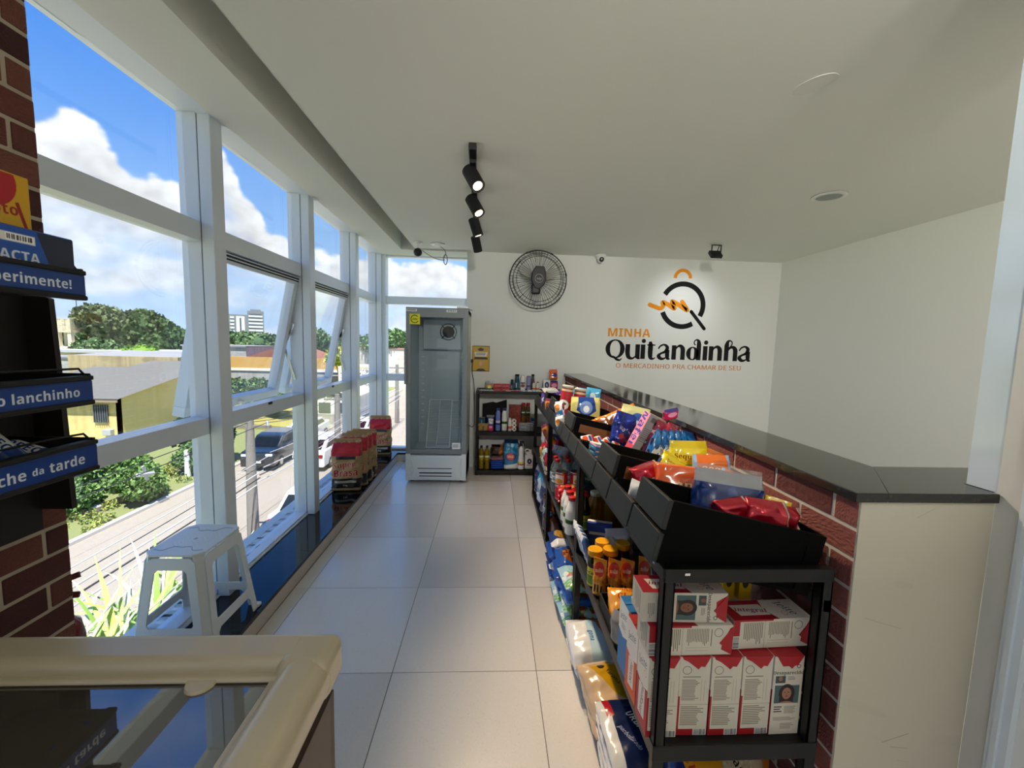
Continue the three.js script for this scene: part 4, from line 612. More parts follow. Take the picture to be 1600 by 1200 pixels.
// ---------- chest freezer ----------
{
  const f = thing('chest_freezer', 'chest freezer with beige rim, glass lid and brown side', 'freezer', [0, 0, 0]);
  const x0 = -1.09, x1 = -.268, z0 = -.742, z1 = .36, T = .87, rim = phy(0xb9ad93, .28, { clearcoat: .3 }), brown = std(0x4a3b33, .5);
  mesh('body', [box(x0 + .03, x1 - .03, .05, T - .11, z0 + .03, z0 + .06), box(x0 + .03, x0 + .06, .05, T - .11, z0 + .03, z1), box(x0 + .03, x1 - .03, .05, T - .11, z1 - .03, z1), box(x0 + .03, x1 - .03, .05, .1, z0 + .03, z1)], brown, f);
  const sideT = art(1024, 512, '#54463d', [['t', '(27) 99860-3784', .5, .2, .16, '#e9e4da', 0, 'italic']]);
  mesh('side_panel', new THREE.BoxGeometry(.03, T - .13, z1 - z0 - .03).translate(x1 - .025, (T - .06) / 2, (z0 + z1) / 2 + .015), brown, f);
  decal('side_print', z1 - z0 - .06, .55, std(0xffffff, .45, { map: sideT }), f, [x1 - .0092, .5, (z0 + z1) / 2 + .02], PI / 2);
  const rr4 = .018, hi = T, lo = T - .078;
  const prof = (a) => a; // rim bars with a rounded top
  mesh('rim', [box(x0, x1, lo, hi, z0, z0 + .075, rr4), box(x0, x1, lo, hi, z1 - .08, z1, rr4), box(x1 - .082, x1, lo, hi, z0, z1, .03), box(x0, x0 + .08, lo, hi, z0, z1, .03), box(x0 + .07, x1 - .07, lo + .03, hi - .022, z0 + .07, z0 + .088, .006), box(x1 - .094, x1 - .08, lo + .03, hi - .026, z0 + .08, z1 - .08, .005)], rim, f);
  mesh('liner', [box(x0 + .07, x1 - .07, .3, .32, z0 + .07, z1 - .07), box(x0 + .07, x0 + .08, .3, hi - .05, z0 + .07, z1 - .07), box(x1 - .09, x1 - .08, .3, hi - .05, z0 + .07, z1 - .07), box(x0 + .07, x1 - .07, .3, hi - .05, z0 + .08, z0 + .09)], std(0x8a7c66, .7), f);
  const lid = new THREE.Group(); lid.name = 'lid'; f.add(lid);
  mesh('lid_glass', box(x0 + .28, x1 - .094, hi - .034, hi - .029, z0 + .088, z1 - .08), phy(0x8d8578, 0.02, { transmission: .8, thickness: 0, ior: 2.5 }), lid); mesh('lid_glass', box(x0 + .08, x0 + .34, hi - .046, hi - .041, z0 + .088, z1 - .08), phy(0x8d8578, 0.02, { transmission: .8, thickness: 0, ior: 2.5 }), lid);
  mesh('lid_edge', [box(x0 + .276, x0 + .284, hi - .047, hi - .027, z0 + .088, z1 - .08), box(x0 + .28, x1 - .094, hi - .036, hi - .0285, z0 + .086, z0 + .092)], std(0x2b241d, .5), lid);
  mesh('lid_tab', cyl(.024, .022, .006, -.47, hi - .03, z0 + .088, 24), rim, lid); mesh('lock', [cyl(.018, .016, .02, -.41, hi - .03, -.30, 24)], M.chrome, lid);
  mesh('corner_cap', [box(x1 - .09, x1 + .001, lo - .001, hi + .001, z0 - .001, z0 + .09, .022)], rim, f);
}
// ---------- chocolate display ----------
{
  const d = thing('snack_display', 'black snack display stand with blue shelf fronts by the brick column', 'display stand', [0, 0, 0]);
  const blk = std(0x0b0a09, .6), blue = phy(0x0a3272, .35), zf = -.915, zn = -.25;
  mesh('back_panel', box(-1.07, -1.055, .95, 1.55, zf - .075, zn), blk, d);
  mesh('side_panel', extrude(shapeOf([[-1.07, 1.0], [-.985, 1.0], [-.99, 1.2], [-1.0, 1.49], [-1.07, 1.52]]), .012).translate(0, 0, zf - .085), std(0x1b1511, .6), d);
  const shelf = (y0, y1, word, size) => { const s = new THREE.Group(); s.name = 'shelf'; d.add(s);
    mesh('tray', [box(-1.06, -.86, y0, y0 + .008, zf, zn), box(-1.06, -.852, y0, y1 + .012, zf, zf + .006, .002), box(-.868, -.846, y1 - .002, y1 + .008, zf, zn, .003), box(-.868, -.846, y0 - .006, y0 + .004, zf, zn, .003)], blk, s);
    const H2 = y1 - y0, g = new THREE.CylinderGeometry(.12, .12, zn - zf - .004, 10, 1, true, -.22, .44).rotateX(PI / 2).rotateZ(0); mesh('front_panel', box(-.86, -.847, y0 + .002, y1 - .001, zf + .002, zn, .004), blue, s);
    decal('front_print', .66, H2 - .012, printed(canvasTex(1024, Math.round(1024 * (H2 - .012) / .66), (x, w, h) => { x.fillStyle = '#0c3a86'; x.fillRect(0, 0, w, h); x.fillStyle = '#dfe6ee'; x.font = 'bold ' + Math.round(h * size) + 'px sans-serif'; x.textAlign = 'right'; x.textBaseline = 'middle'; if (Array.isArray(word)) { let q = w * .962; for (const [t, k] of word) { x.font = 'bold ' + Math.round(h * k) + 'px sans-serif'; x.fillText(t, q, h * .52); q -= x.measureText(t).width + h * .2; } } else x.fillText(word, w * .962, h * .52); }), .4), s, [-.8465, (y0 + y1) / 2, (zf + zn) / 2 + .004], PI / 2);
    mesh('wire_guard', [tube([[-.86, y1 + .006, zf + .004], [-.86, y1 + .02, zf + .01], [-.87, y1 + .022, zf + .05], [-.87, y1 + .018, zn]], .0025, 30)], blk, s); };
  shelf(1.488, 1.535, 'Experimente!', .72); shelf(1.27, 1.318, 'o lanchinho', .72); shelf(1.128, 1.18, [['tarde', .68], ['da', .46], ['o lanche', .68]], .68);
  const b = thing('chocolate_box', 'flat blue chocolate carton lying on the top display shelf', 'box', [-.93, 1.497, -.62], 0);
  mesh('carton', box(-.06, .072, 0, .106, -.284, .28, .003), phy(0x124a9c, .35), b);
  decal('print', .56, .1, printed(art(512, 92, '#1550aa', [['p', [[.88, 0], [1, 0], [1, 1], [.94, 1]], '#16233f'], ['t', 'LACTA', .815, .5, .26, '#dfe6ef'], ['r', .74, .1, .135, .16, '#e8e6df'], ['b', .79, .11, .08, .13]]), .35), b, [.0725, .053, -.002], PI / 2);
  const y = thing('chocolate_box', 'yellow chocolate carton with red swirl standing upright above the blue carton', 'box', [-.97, 1.604, -.66], 0);
  mesh('carton', box(-.06, .065, 0, .105, -.215, .2, .002), phy(0xd7a315, .4), y);
  decal('print', .41, .1, printed(art(512, 128, '#dba81a', [['e', .86, .22, .09, .42, '#b2161c', .3], ['t', 'garoto', .845, .66, .27, '#a01a14', -.06, 'bold'], ['p', [[.94, .5], [.955, .48], [.99, .98], [.975, .98]], '#9d1712'], ['r', .6, .93, .4, .08, '#b2161c']]), .4), y, [.0655, .052, -.0075], PI / 2);
  const bars = printed(art(256, 96, '#e6e4dc', [['r', .45, 0, .55, 1, '#123a8c'], ['t', 'OREO', .25, .5, .5, '#1b3f92'], ['r', 0, .8, 1, .2, '#20468f']]), .25);
  const proto = thing('wrapped_bar', 'blue and white wrapped snack bar at the far end of the lowest display tray', 'snack bar', [-.93, 1.15, -.86], 0, 'wrapped bars in the display trays');
  const pg = sack(.13, .045, .03, { pinTop: .3, pinBot: .3, box: 2.4 }); mesh('wrapper', pg, bars, proto); proto.rotation.set(-1.2, .4, 0);
  [[-.91, 1.165, -.74, .2], [-.95, 1.155, -.66, -.3], [-.93, 1.172, -.80, .9], [-.92, 1.16, -.55, .1]].forEach(([x, yy, z, t], i) => { const c = copy(proto, 'blue and white wrapped snack bar in the lowest tray, ' + ['second', 'third', 'fourth', 'fifth'][i] + ' from its far end', [x, yy, z]); c.rotation.set(-1.3, t, 0); });
  [[-.95, 1.295, -.72, .5], [-.92, 1.29, -.60, -.2]].forEach(([x, yy, z, t], i) => { const c = copy(proto, 'pale wrapped snack bar in the middle display tray, ' + ['farther one', 'nearer one'][i], [x, yy, z]); delete c.userData.group; c.rotation.set(-1.3, t, 0); });
}
{ // extinguisher
  const e = thing('fire_extinguisher', 'dark red fire extinguisher half hidden behind the brick column', 'extinguisher', [-1.235, .1, -1.17]);
  mesh('cylinder', lathe([[0, 0], [.055, 0], [.058, .01], [.058, .43], [.05, .475], [.022, .5], [.02, .52], [0, .52]], 32), phy(0x6d1018, .25, { clearcoat: .6 }), e);
  decal('instruction_label', .075, .12, printed(art(96, 150, '#e4e2de', [['l', .1, .1, .8, .8, 12, '#55514e']])), e, [.03, .37, .052], .55);
  mesh('valve', [cyl(.018, .018, .05, 0, .52, 0, 14), box(-.012, .012, .555, .575, -.02, .02, .003)], M.chrome, e);
  mesh('lever', [bar(V(-.03, .59, .02), V(.055, .62, -.02), .016, .008), bar(V(-.03, .575, .02), V(.06, .565, -.01), .016, .008)], phy(0x5a0d12, .35), e); mesh('seal', box(.008, .022, .56, .585, .008, .02), std(0xc9a722, .5), e);
  mesh('hose', tube([[.0, .54, .02], [.06, .5, .05], [.08, .36, .03], [.07, .3, .0]], .009, 24, 8), M.black, e);
}
// ---------- racks and crates ----------
const rackM = std(0x090a0b, .45, { metalness: .15 }), crateM = std(0x1b1e21, .5), crateD = phy(0x030303, .8, { specularIntensity: .25 }), woodM = std(0x7a4a22, .6, { bumpMap: bumpA, bumpScale: .0006 });
const LV = [.05, .475];
function rack(label, x0, x1, z0, z1, top) {
  const r = thing('shelf_rack', label, 'shelf rack'), p = .026, ln = z1 - z0 > x1 - x0;
  for (const x of [x0, x1 - p]) for (const z of [z0, z1 - p]) { mesh('post', [box(x, x + .004, 0, .915, z, z + p), box(x, x + p, 0, .915, z, z + .004), box(x + p - .003, x + p, 0, .915, z, z + p), box(x, x + p, 0, .915, z + p - .003, z + p), box(x - .001, x + p + .001, 0, .012, z - .001, z + p + .001)], rackM, r); }
  for (const y of LV) { mesh('shelf', box(x0 + .004, x1 - .004, y - .006, y, z0 + .004, z1 - .004), rackM, r); for (const [a, b, c, d] of [[x0 - .002, x0 + .006, z0, z1], [x1 - .006, x1 + .002, z0, z1], [x0, x1, z0 - .002, z0 + .006], [x0, x1, z1 - .006, z1 + .002]]) mesh('shelf_lip', box(a, b, y - .038, y + .003, c, d, .002), rackM, r); }
  for (const [a, b, c, d, e] of [[x0 - .003, x0 + .02, z0, z1, 0], [x1 - .02, x1 + .002, z0, z1, top ? 0 : -.075], [x0, x1, z0 - .002, z0 + .018, 0], [x0, x1, z1 - .018, z1 + .002, 0]]) mesh('top_rail', box(a, b, .885 + e, .917 + e, c, d, .002), rackM, r);
  if (top) mesh('shelf', box(x0, x1, .893, .90, z0, z1), rackM, r);
  mesh('rivet', [box(x0 - .0045, x0 - .002, .90, .906, z1 - .06, z1 - .05, .001), box(x0 + .045, x0 + .058, .903, .909, z1 + .002, z1 + .004, .001)], M.chrome, r);
  return r;
}
rack('black metal shelf rack nearest the viewer, loaded with milk cartons', .40, .80, -1.80, -.867);
rack('middle black metal shelf rack along the brick half wall', .40, .80, -2.785, -1.805);
rack('farthest black metal shelf rack along the brick half wall', .40, .80, -3.74, -2.79);
rack('black metal shelf rack standing against the end wall', -.16, .78, -4.65, -4.335, true);
const TILT = -.225;
function crate(label, z0, z1, tall) {
  const c = thing('wooden_crate', label, 'crate', [.378, .922, (z0 + z1) / 2]); c.rotation.z = TILT;
  const W = (z1 - z0) / 2 - .002, D = .395, t = .012, Hh = tall ? .15 : .08;
  mesh('front_board', box(0, t, 0, .07, -W, W, .0015), crateM, c); if (tall) mesh('front_board', box(0, t, .08, .15, -W, W, .0015), crateM, c);
  for (const s of [-1, 1]) { const a = s > 0 ? W - t : -W, b = s > 0 ? W : -W + t;
    mesh('side_post', box(t, t + .028, 0, Hh, a, b), crateD, c); mesh('side_rail', box(t + .028, D - t - .028, Hh - .03, Hh, a, b), crateD, c); mesh('side_rail', box(t + .028, D - t - .028, 0, .0105, a, b), crateD, c);
    mesh('side_panel', box(t + .0282, D - t - .0282, .0106, Hh - .0302, a + .003, b - .003), label.includes('nearest') ? crateD : woodM, c); mesh('side_post', box(D - t - .028, D - t, 0, Hh, a, b), crateD, c); }  // nearest crate: shadow on its side put in as black instead of wood
  mesh('back_board', box(D - t, D, 0, Hh, -W, W, .0015), crateD, c); mesh('bottom_board', box(t, D - t, 0, .009, -W + t, W - t), woodM, c);
  return c;
}
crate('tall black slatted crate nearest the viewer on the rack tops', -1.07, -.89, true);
crate('low black tray crate beside the nearest tall crate', -1.277, -1.075, false);
crate('tall black crate holding yellow snack bags, second tall crate from the viewer', -1.475, -1.282, true);
crate('low black tray crate with the leaning pink box and blue packs', -1.79, -1.48, false);
crate('low black tray crate with candy sachets, under the navy bag', -1.985, -1.795, false);
crate('tall black crate in front of the caramel nut bars', -2.185, -1.99, true);
crate('low black tray crate with the white and gold pouch', -2.39, -2.19, false);
crate('low black tray crate under the red snack tubes', -2.59, -2.395, false);
crate('tall black crate with blue wipes, third tall crate from the viewer', -2.79, -2.595, true);
crate('low black tray crate with orange packets near the far racks', -3.0, -2.795, false);
crate('tall black crate second from the far end of the rack tops', -3.22, -3.005, true);
crate('low black tray crate at the far end of the rack tops', -3.5, -3.225, false);
// ---------- goods ----------
const P = {
  brasa: artS(256, 420, '#a98a5c', [['r', 0, .05, 1, .27, '#b3182a'], ['p', [[.1, .2], [.5, .1], [.95, .2], [.95, .26], [.1, .26]], '#c4202f'], ['r', .16, .32, .68, .065, '#2b2a28'], ['t', 'Super', .44, .49, .16, '#b3182a', -.08, 'bold', 'serif', '#d9c29a'], ['t', 'Brasa', .5, .65, .19, '#b3182a', -.06, 'bold', 'sans-serif', '#d9c29a'], ['r', 0, .76, 1, .19, '#1f1d1b'], ['r', .12, .80, .76, .045, '#a59a86'], ['t', '3 kg', .5, .89, .045, '#e8dcc4'], ['n', 40, ['#c0a070', '#8f7246'], 0, 1, 0, .05, .06]]),
  cartonSide: artS(256, 700, '#d9d3c4', [['p', [[.05, 0], [1, 0], [.82, .13], [.62, .12], [.1, .035]], '#b0121f'], ['e', .58, .045, .09, .033, '#e6e3da'], ['e', .58, .045, .06, .022, '#5a6b86'], ['o', .24, .17, .14, .05, '#4a4740', 4], ['l', .12, .25, .76, .02, 1, '#57534a'], ['l', .1, .29, .6, .27, 14, '#77725f'], ['r', .74, .29, .008, .27, '#8d8878'], ['r', .84, .29, .008, .27, '#8d8878'], ['r', 0, .6, 1, .006, '#a89f8c'], ['l', .1, .63, .78, .25, 11, '#77725f'], ['r', 0, .5, .06, .5, '#a8111d'], ['r', 0, .92, .55, .08, '#a8111d'], ['b', .58, .92, .4, .08]]),
  missing: (h, sk) => artS(256, 700, '#d6d0c1', [['p', [[.1, 0], [1, 0], [.8, .12], [.3, .13], [.12, .03]], '#b0121f'], ['r', .5, .07, .2, .025, '#e6e3da'], ['o', .84, .13, .06, .02, '#25231f', 5], ['t', 'Desaparecido', .5, .21, .055, '#25231f', 0, 'bold', 'serif'], ['r', .08, .25, .34, .09, '#3c4f52'], ['e', .25, .285, .07, .03, sk], ['l', .5, .26, .3, .05, 3, '#8a8474'], ['r', .08, .37, .84, .23, '#4a6468'], ['e', .5, .47, .27, .115, h], ['r', .26, .5, .48, .1, h], ['e', .5, .475, .16, .075, sk], ['e', .5, .62, .3, .045, sk], ['e', .44, .46, .025, .006, '#20140f'], ['e', .56, .46, .025, .006, '#20140f'], ['e', .5, .483, .022, .012, '#00000022'], ['e', .5, .51, .055, .009, '#8d3a36'], ['r', .08, .6, .84, .1, '#d6d0c1'], ['l', .1, .64, .3, .09, 3, '#2d2a25'], ['l', .46, .64, .45, .1, 6, '#8a8474'], ['l', .1, .78, .8, .05, 3, '#8a8474'], ['l', .36, .86, .52, .08, 4, '#8a8474']]),
  milkRed: artS(256, 700, '#e3ded2', [['t', 'leite', .45, .2, .13, '#3a4660', -.35, 'italic', 'serif'], ['o', .72, .28, .1, .035, '#c58b4a', 4], ['p', [[0, .45], [.5, .5], [1, .42], [1, 1], [0, 1]], '#a8122a'], ['p', [[.22, .5], [.78, .47], [.78, .86], [.22, .9]], '#e3ded2'], ['t', 'integral', .5, .68, .1, '#7b1c4a', -1.45, 'italic bold', 'serif']]),
  milkOrange: artS(256, 700, '#e5e1d8', [['t', 'leite', .45, .2, .13, '#3a4660', -.35, 'italic', 'serif'], ['p', [[0, .45], [.5, .5], [1, .42], [1, 1], [0, 1]], '#d9541e'], ['p', [[.25, .5], [.75, .47], [.75, .86], [.25, .9]], '#e5e1d8'], ['t', 'semi', .5, .68, .12, '#b8491a', -1.45, 'italic bold', 'serif']]),
  milkBlue: artS(256, 700, '#e5e4df', [['t', 'leite', .45, .2, .13, '#3a4660', -.35, 'italic', 'serif'], ['p', [[0, .45], [.5, .5], [1, .42], [1, 1], [0, 1]], '#1c6fb0'], ['l', .3, .3, .5, .1, 4, '#7d90a8']]),
  cartonTop: artS(64, 64, '#b5222c', [['r', 0, .45, 1, .1, '#d9d3c4']]), cartonEnd: artS(64, 64, '#cdc6b6', [['l', .1, .2, .8, .6, 5, '#8a8474']]),
  chips: artS(192, 256, '#d9561c', [['r', 0, 0, 1, .12, '#e07a30'], ['p', [[.1, .9], [.5, .35], [.9, .9]], '#b8370f'], ['t', 'lamen', .5, .55, .16, '#f4d9a8', 0], ['l', .6, .15, .3, .08, 2, '#f3cfa0']]),
  red: artS(192, 256, '#b3142a', [['e', .5, .72, .42, .2, '#d9cbb8'], ['t', 'panettone', .5, .72, .11, '#4a1418', -.08, 'italic bold', 'serif'], ['r', .9, 0, .1, 1, '#cfc5b5']]),
  navy: artS(192, 192, '#142a63', [['n', 40, ['#27407c', '#0d1d49', '#3a5496'], 0, 1, .2, 1, .08], ['t', 'pão', .2, .6, .2, '#e7e4da', -.4], ['r', 0, 0, 1, .16, '#8d8f94']]),
  yellow: artS(192, 224, '#e6d11c', [['r', 0, 0, 1, .16, '#d3b90f'], ['t', 'Sequilho', .5, .34, .15, '#7a3a12', .03, 'bold', 'serif'], ['e', .45, .68, .4, .16, '#3f9a3a'], ['e', .4, .66, .18, .1, '#dfe8d8'], ['e', .72, .72, .14, .12, '#e9c23a']]),
  coco: artS(192, 192, '#d46a24', [['t', 'COZI', .5, .4, .24, '#f6ead8', .1, 'bold', 'serif'], ['t', 'nha', .5, .66, .2, '#f6ead8', .1, 'bold', 'serif'], ['p', [[0, 0], [.12, 0], [.05, 1], [0, 1]], '#8fb3d9'], ['p', [[1, 0], [.9, 0], [.95, 1], [1, 1]], '#8fb3d9']]),
  pinkbox: artS(96, 384, '#d77c9c', [['t', 'wafer', .5, .35, .3, '#2a2a8a', 1.57, 'bold'], ['r', 0, .7, 1, .3, '#b5304a'], ['r', 0, .5, 1, .01, '#f1d7de']]), greybox: artS(96, 384, '#8f8a86', [['r', .2, .05, .6, .1, '#5d5653'], ['l', .1, .3, .8, .3, 8, '#6d6763'], ['r', 0, .5, 1, .01, '#5b4a4e']]),
  maroon: artS(128, 256, '#8b1f38', [['n', 40, ['#a32c48', '#6d1429'], 0, 1, 0, 1, .12], ['t', 'cookies', .5, .3, .14, '#e2b7b0', .1]]),
  bluebag: artS(192, 224, '#1766a8', [['e', .3, .6, .26, .24, '#e5eef2'], ['e', .62, .7, .2, .14, '#4a2c1c'], ['r', 0, 0, 1, .14, '#1b4f8a'], ['t', 'ALL', .6, .42, .22, '#c9a55a'], ['n', 30, ['#2b83c4', '#0f3d78'], 0, 1, .1, .5, .1]]),
  flatblue: artS(256, 96, '#1c5f86', [['r', 0, 0, 1, .3, '#dc9fae'], ['t', 'biscoito', .5, .62, .3, '#a9d3de']]),
  candy: artS(128, 64, '#d9d6d2', [['e', .25, .5, .2, .4, '#d4481c'], ['e', .65, .5, .12, .4, '#33529a'], ['r', .8, 0, .2, 1, '#b02a38']]),
  navyfoil: artS(160, 192, '#1c2e8c', [['t', 'wafer', .5, .5, .2, '#c7cbe8', .3], ['e', .5, .72, .3, .14, '#a0303f'], ['n', 30, ['#2c45b4', '#0f1c63'], 0, 1, 0, 1, .15]]), creambag: artS(160, 192, '#dfdc9a', [['e', .55, .45, .32, .3, '#3b66b8'], ['e', .5, .5, .2, .18, '#c9d6e6']]),
  nut: artS(256, 96, '#a8561a', [['r', 0, 0, 1, .36, '#c9701c'], ['t', 'NUT', .62, .66, .42, '#f0dcae'], ['e', .2, .65, .14, .25, '#6b3413']]),
  goldpouch: artS(224, 192, '#d8cf7e', [['p', [[.25, 0], [.78, 0], [.85, .45], [.5, .7], [.18, .45]], '#1d3f8f'], ['e', .5, .35, .22, .22, '#6f92cf'], ['e', .5, .4, .1, .12, '#e9eef4'], ['p', [[0, .8], [.6, .72], [1, .85], [1, 1], [0, 1]], '#eee9d2']]),
  whiteblue: artS(160, 160, '#dde4ea', [['e', .5, .35, .3, .2, '#d9822f'], ['p', [[0, .6], [1, .45], [1, 1], [0, 1]], '#2f6fb0'], ['t', 'snack', .5, .72, .16, '#f2f4f5']]),
  redcan: artS(192, 192, '#b01824', [['e', .35, .62, .18, .2, '#efeae2'], ['e', .35, .58, .1, .06, '#3a1a14'], ['r', 0, 0, 1, .08, '#d9c9a0'], ['t', 'chips', .72, .5, .16, '#f2d23a', -.3]]),
  wipes: artS(160, 160, '#4aa3cf', [['e', .5, .5, .3, .35, '#d8eaf2'], ['t', 'baby', .5, .5, .2, '#2a5f9a'], ['r', 0, .85, 1, .15, '#2d7fb8']]),
  purple: artS(128, 160, '#5a3a9a', [['e', .5, .4, .35, .2, '#e6ddf0'], ['r', 0, .75, 1, .25, '#c92f4a']]), orange: artS(128, 160, '#e08a1e', [['e', .5, .5, .3, .3, '#8a2f14'], ['r', 0, 0, 1, .14, '#7a1f3a']]),
  pouchO: artS(160, 224, '#e8962a', [['e', .5, .28, .4, .2, '#d93f2c'], ['t', 'molho', .5, .3, .13, '#f6e2b8', -.1, 'bold', 'serif'], ['r', .2, .68, .14, .2, '#24402a'], ['r', .45, .66, .14, .22, '#24402a'], ['r', .7, .7, .12, .18, '#24402a'], ['n', 20, ['#f0b050', '#c9701a'], 0, 1, .4, .65, .08]]),
  clara: artS(224, 192, '#eaa12e', [['t', 'SANTA', .52, .2, .17, '#c2281a', .12, 'bold', 'serif'], ['t', 'CLARA', .52, .42, .22, '#c2281a', .12, 'bold', 'serif'], ['e', .25, .75, .3, .06, '#1f4a2c', -.5], ['e', .45, .8, .32, .06, '#1f4a2c', -.5], ['e', .65, .86, .3, .06, '#1f4a2c', -.5], ['e', .4, .6, .06, .07, '#c2281a']]),
  jarY: artS(256, 160, '#c9c23a', [['r', 0, 0, 1, .18, '#1d1612'], ['t', 'cacau', .5, .4, .2, '#3a2a12'], ['e', .5, .72, .3, .2, '#5b8a2a'], ['e', .2, .6, .1, .2, '#e5e0c4'], ['e', .85, .6, .1, .2, '#e5e0c4']]),
  wafer: artS(128, 224, '#dfe5ec', [['r', .7, 0, .3, 1, '#2a5fb0'], ['r', .1, .1, .4, .25, '#3f6fc0'], ['n', 16, ['#c9d6e4', '#4f7cc4'], 0, .7, .4, 1, .1]]), bluebox: artS(192, 160, '#1d3f9a', [['r', .08, .3, .8, .1, '#e6d9c9'], ['l', .1, .55, .5, .2, 4, '#4a67b8']]),
  whitebag: artS(160, 160, '#dcd9d6', [['e', .5, .4, .3, .06, '#4a7f78', .6], ['e', .6, .5, .28, .05, '#7aa39c', .7]]),
  can: artS(256, 128, '#b91c2a', [['r', .1, .1, .3, .8, '#f0ece0'], ['e', .25, .65, .12, .22, '#d39a2c'], ['r', .6, .1, .25, .8, '#f0ece0'], ['r', .68, .3, .1, .4, '#2f6b4a']]), pasta: artS(192, 128, '#c4202c', [['e', .4, .5, .3, .34, '#e2b45a'], ['n', 40, ['#e9c878', '#b5792c', '#d8402c'], .15, .65, .2, .8, .06], ['t', 'massa', .8, .4, .2, '#f5e9d0', 1.57]]),
  water: artS(192, 64, '#e8e6e2', [['r', 0, .2, 1, .6, '#b9c4cf'], ['t', 'água', .5, .5, .5, '#5a4a6a']]), greenlab: artS(192, 64, '#2f7a3a', [['t', 'suco', .5, .5, .5, '#e9f0d8']]),
  noodle: artS(192, 160, '#223a78', [['e', .6, .45, .34, .32, '#b98a3a'], ['n', 60, ['#d8b05a', '#8f6428'], .3, .9, .2, .7, .05], ['r', 0, 0, .25, 1, '#e4e6ea'], ['r', 0, .86, 1, .14, '#c9b82a']]),
  bluefood: artS(192, 160, '#1f52a8', [['e', .45, .45, .38, .3, '#7a3f22'], ['n', 40, ['#c98a4a', '#e0c9a0', '#5a2a18'], .15, .75, .2, .7, .05], ['t', 'nuggets', .6, .86, .15, '#e9eef4']]), greenfood: artS(192, 160, '#9fc9d8', [['n', 60, ['#6fae3a', '#3f8a2c', '#d8462c', '#e6e9e0'], .05, .55, .05, .95, .1], ['t', 'PINGO', .78, .6, .16, '#20304a']]),
  flour: artS(192, 288, '#bcdcea', [['r', 0, 0, .34, 1, '#e6e9ea'], ['p', [[.5, .08], [.72, .12], [.8, .5], [.62, .52]], '#c8742a'], ['t', 'goma', .4, .5, .08, '#2d5f9a', 1.57]]), meal: artS(192, 288, '#d3b48c', [['p', [[.2, .1], [.8, .05], [.98, .8], [.6, .62]], '#c99a12'], ['t', 'farinha', .66, .36, .07, '#3a2a10', 1.1], ['e', .48, .17, .08, .05, '#3a2a10']]), lime: artS(192, 288, '#d9dcae', [['r', 0, 0, 1, .22, '#b5b8b2'], ['e', .5, .5, .3, .16, '#e9ead6'], ['r', 0, .9, 1, .1, '#5a4a2c']]),
  urbano: artS(224, 288, '#18264e', [['r', 0, 0, .16, 1, '#e3e2de'], ['r', .1, 0, .09, .3, '#b5202c'], ['t', 'URBANO', .46, .46, .1, '#eceae2', 1.2, 'bold'], ['t', 'parboilizado', .3, .6, .06, '#cfd6e6', 1.2, 'italic', 'serif'], ['n', 14, ['#e8c9a0', '#f3ead8'], .7, .86, .45, .75, .03]]),
  orangebag: artS(224, 288, '#e0921c', [['e', .4, .2, .2, .09, '#e9e2d2'], ['t', 'fubá', .5, .5, .16, '#8a2a14', .4, 'italic bold', 'serif'], ['r', 0, .84, 1, .05, '#c23a2a'], ['r', 0, 0, .14, 1, '#e7dfcc']]), blueyel: artS(224, 288, '#cf8f1c', [['e', .15, .7, .35, .5, '#1d2f6a'], ['t', 'Puro', .2, .6, .16, '#c9542c', .8, 'bold'], ['t', 'Cuscuz', .62, .4, .18, '#a83c1c', .9, 'italic bold', 'serif']]), tapioca: artS(224, 288, '#b9aa8f', [['r', 0, 0, .26, 1, '#c96f1c'], ['r', .12, 0, .1, 1, '#d6b32a'], ['t', 'tapioca', .66, .45, .14, '#2a2218', .9, 'bold'], ['n', 160, ['#cfc2a8', '#a3937a'], .3, 1, 0, 1, .02]]), darkbag: artS(224, 288, '#3a1d14', [['p', [[.3, 0], [.8, 0], [.6, 1], [.1, 1]], '#1a0d0a'], ['p', [[.75, 0], [1, 0], [1, 1], [.6, 1]], '#b5642a'], ['t', 'café', .4, .4, .14, '#8f2f2a', .9]]),
  silver: artS(128, 128, '#b9bfc4', [['n', 80, ['#dfe4e8', '#8b9197'], 0, 1, 0, 1, .08]]), ricebag: artS(160, 192, '#c7a3a6', [['n', 90, ['#d8c3c2', '#b08a8e'], 0, 1, 0, 1, .03], ['p', [[.2, .3], [.8, .2], [.9, .5], [.3, .6]], '#e0d5d2']]), amber: artS(128, 128, '#dcb412', [['e', .5, .5, .3, .2, '#3a2f10']]),
  soap: artS(160, 128, '#b01c28', [['t', 'sabonete', .5, .5, .22, '#f0d8d4', 0, 'italic', 'serif'], ['r', 0, .8, 1, .06, '#d9a0a0']]), diaper: artS(128, 128, '#e0662a', [['e', .6, .5, .3, .2, '#3a2f8a'], ['r', 0, .8, 1, .2, '#e8922a']]), magenta: artS(128, 128, '#c41f5a', [['e', .5, .45, .35, .2, '#e8a0bc'], ['r', 0, 0, 1, .2, '#3a3a7a']]), sponge: artS(96, 64, '#e2c23a', [['r', 0, .6, 1, .4, '#5a9a3a'], ['r', 0, 0, 1, .2, '#c9802a']]),
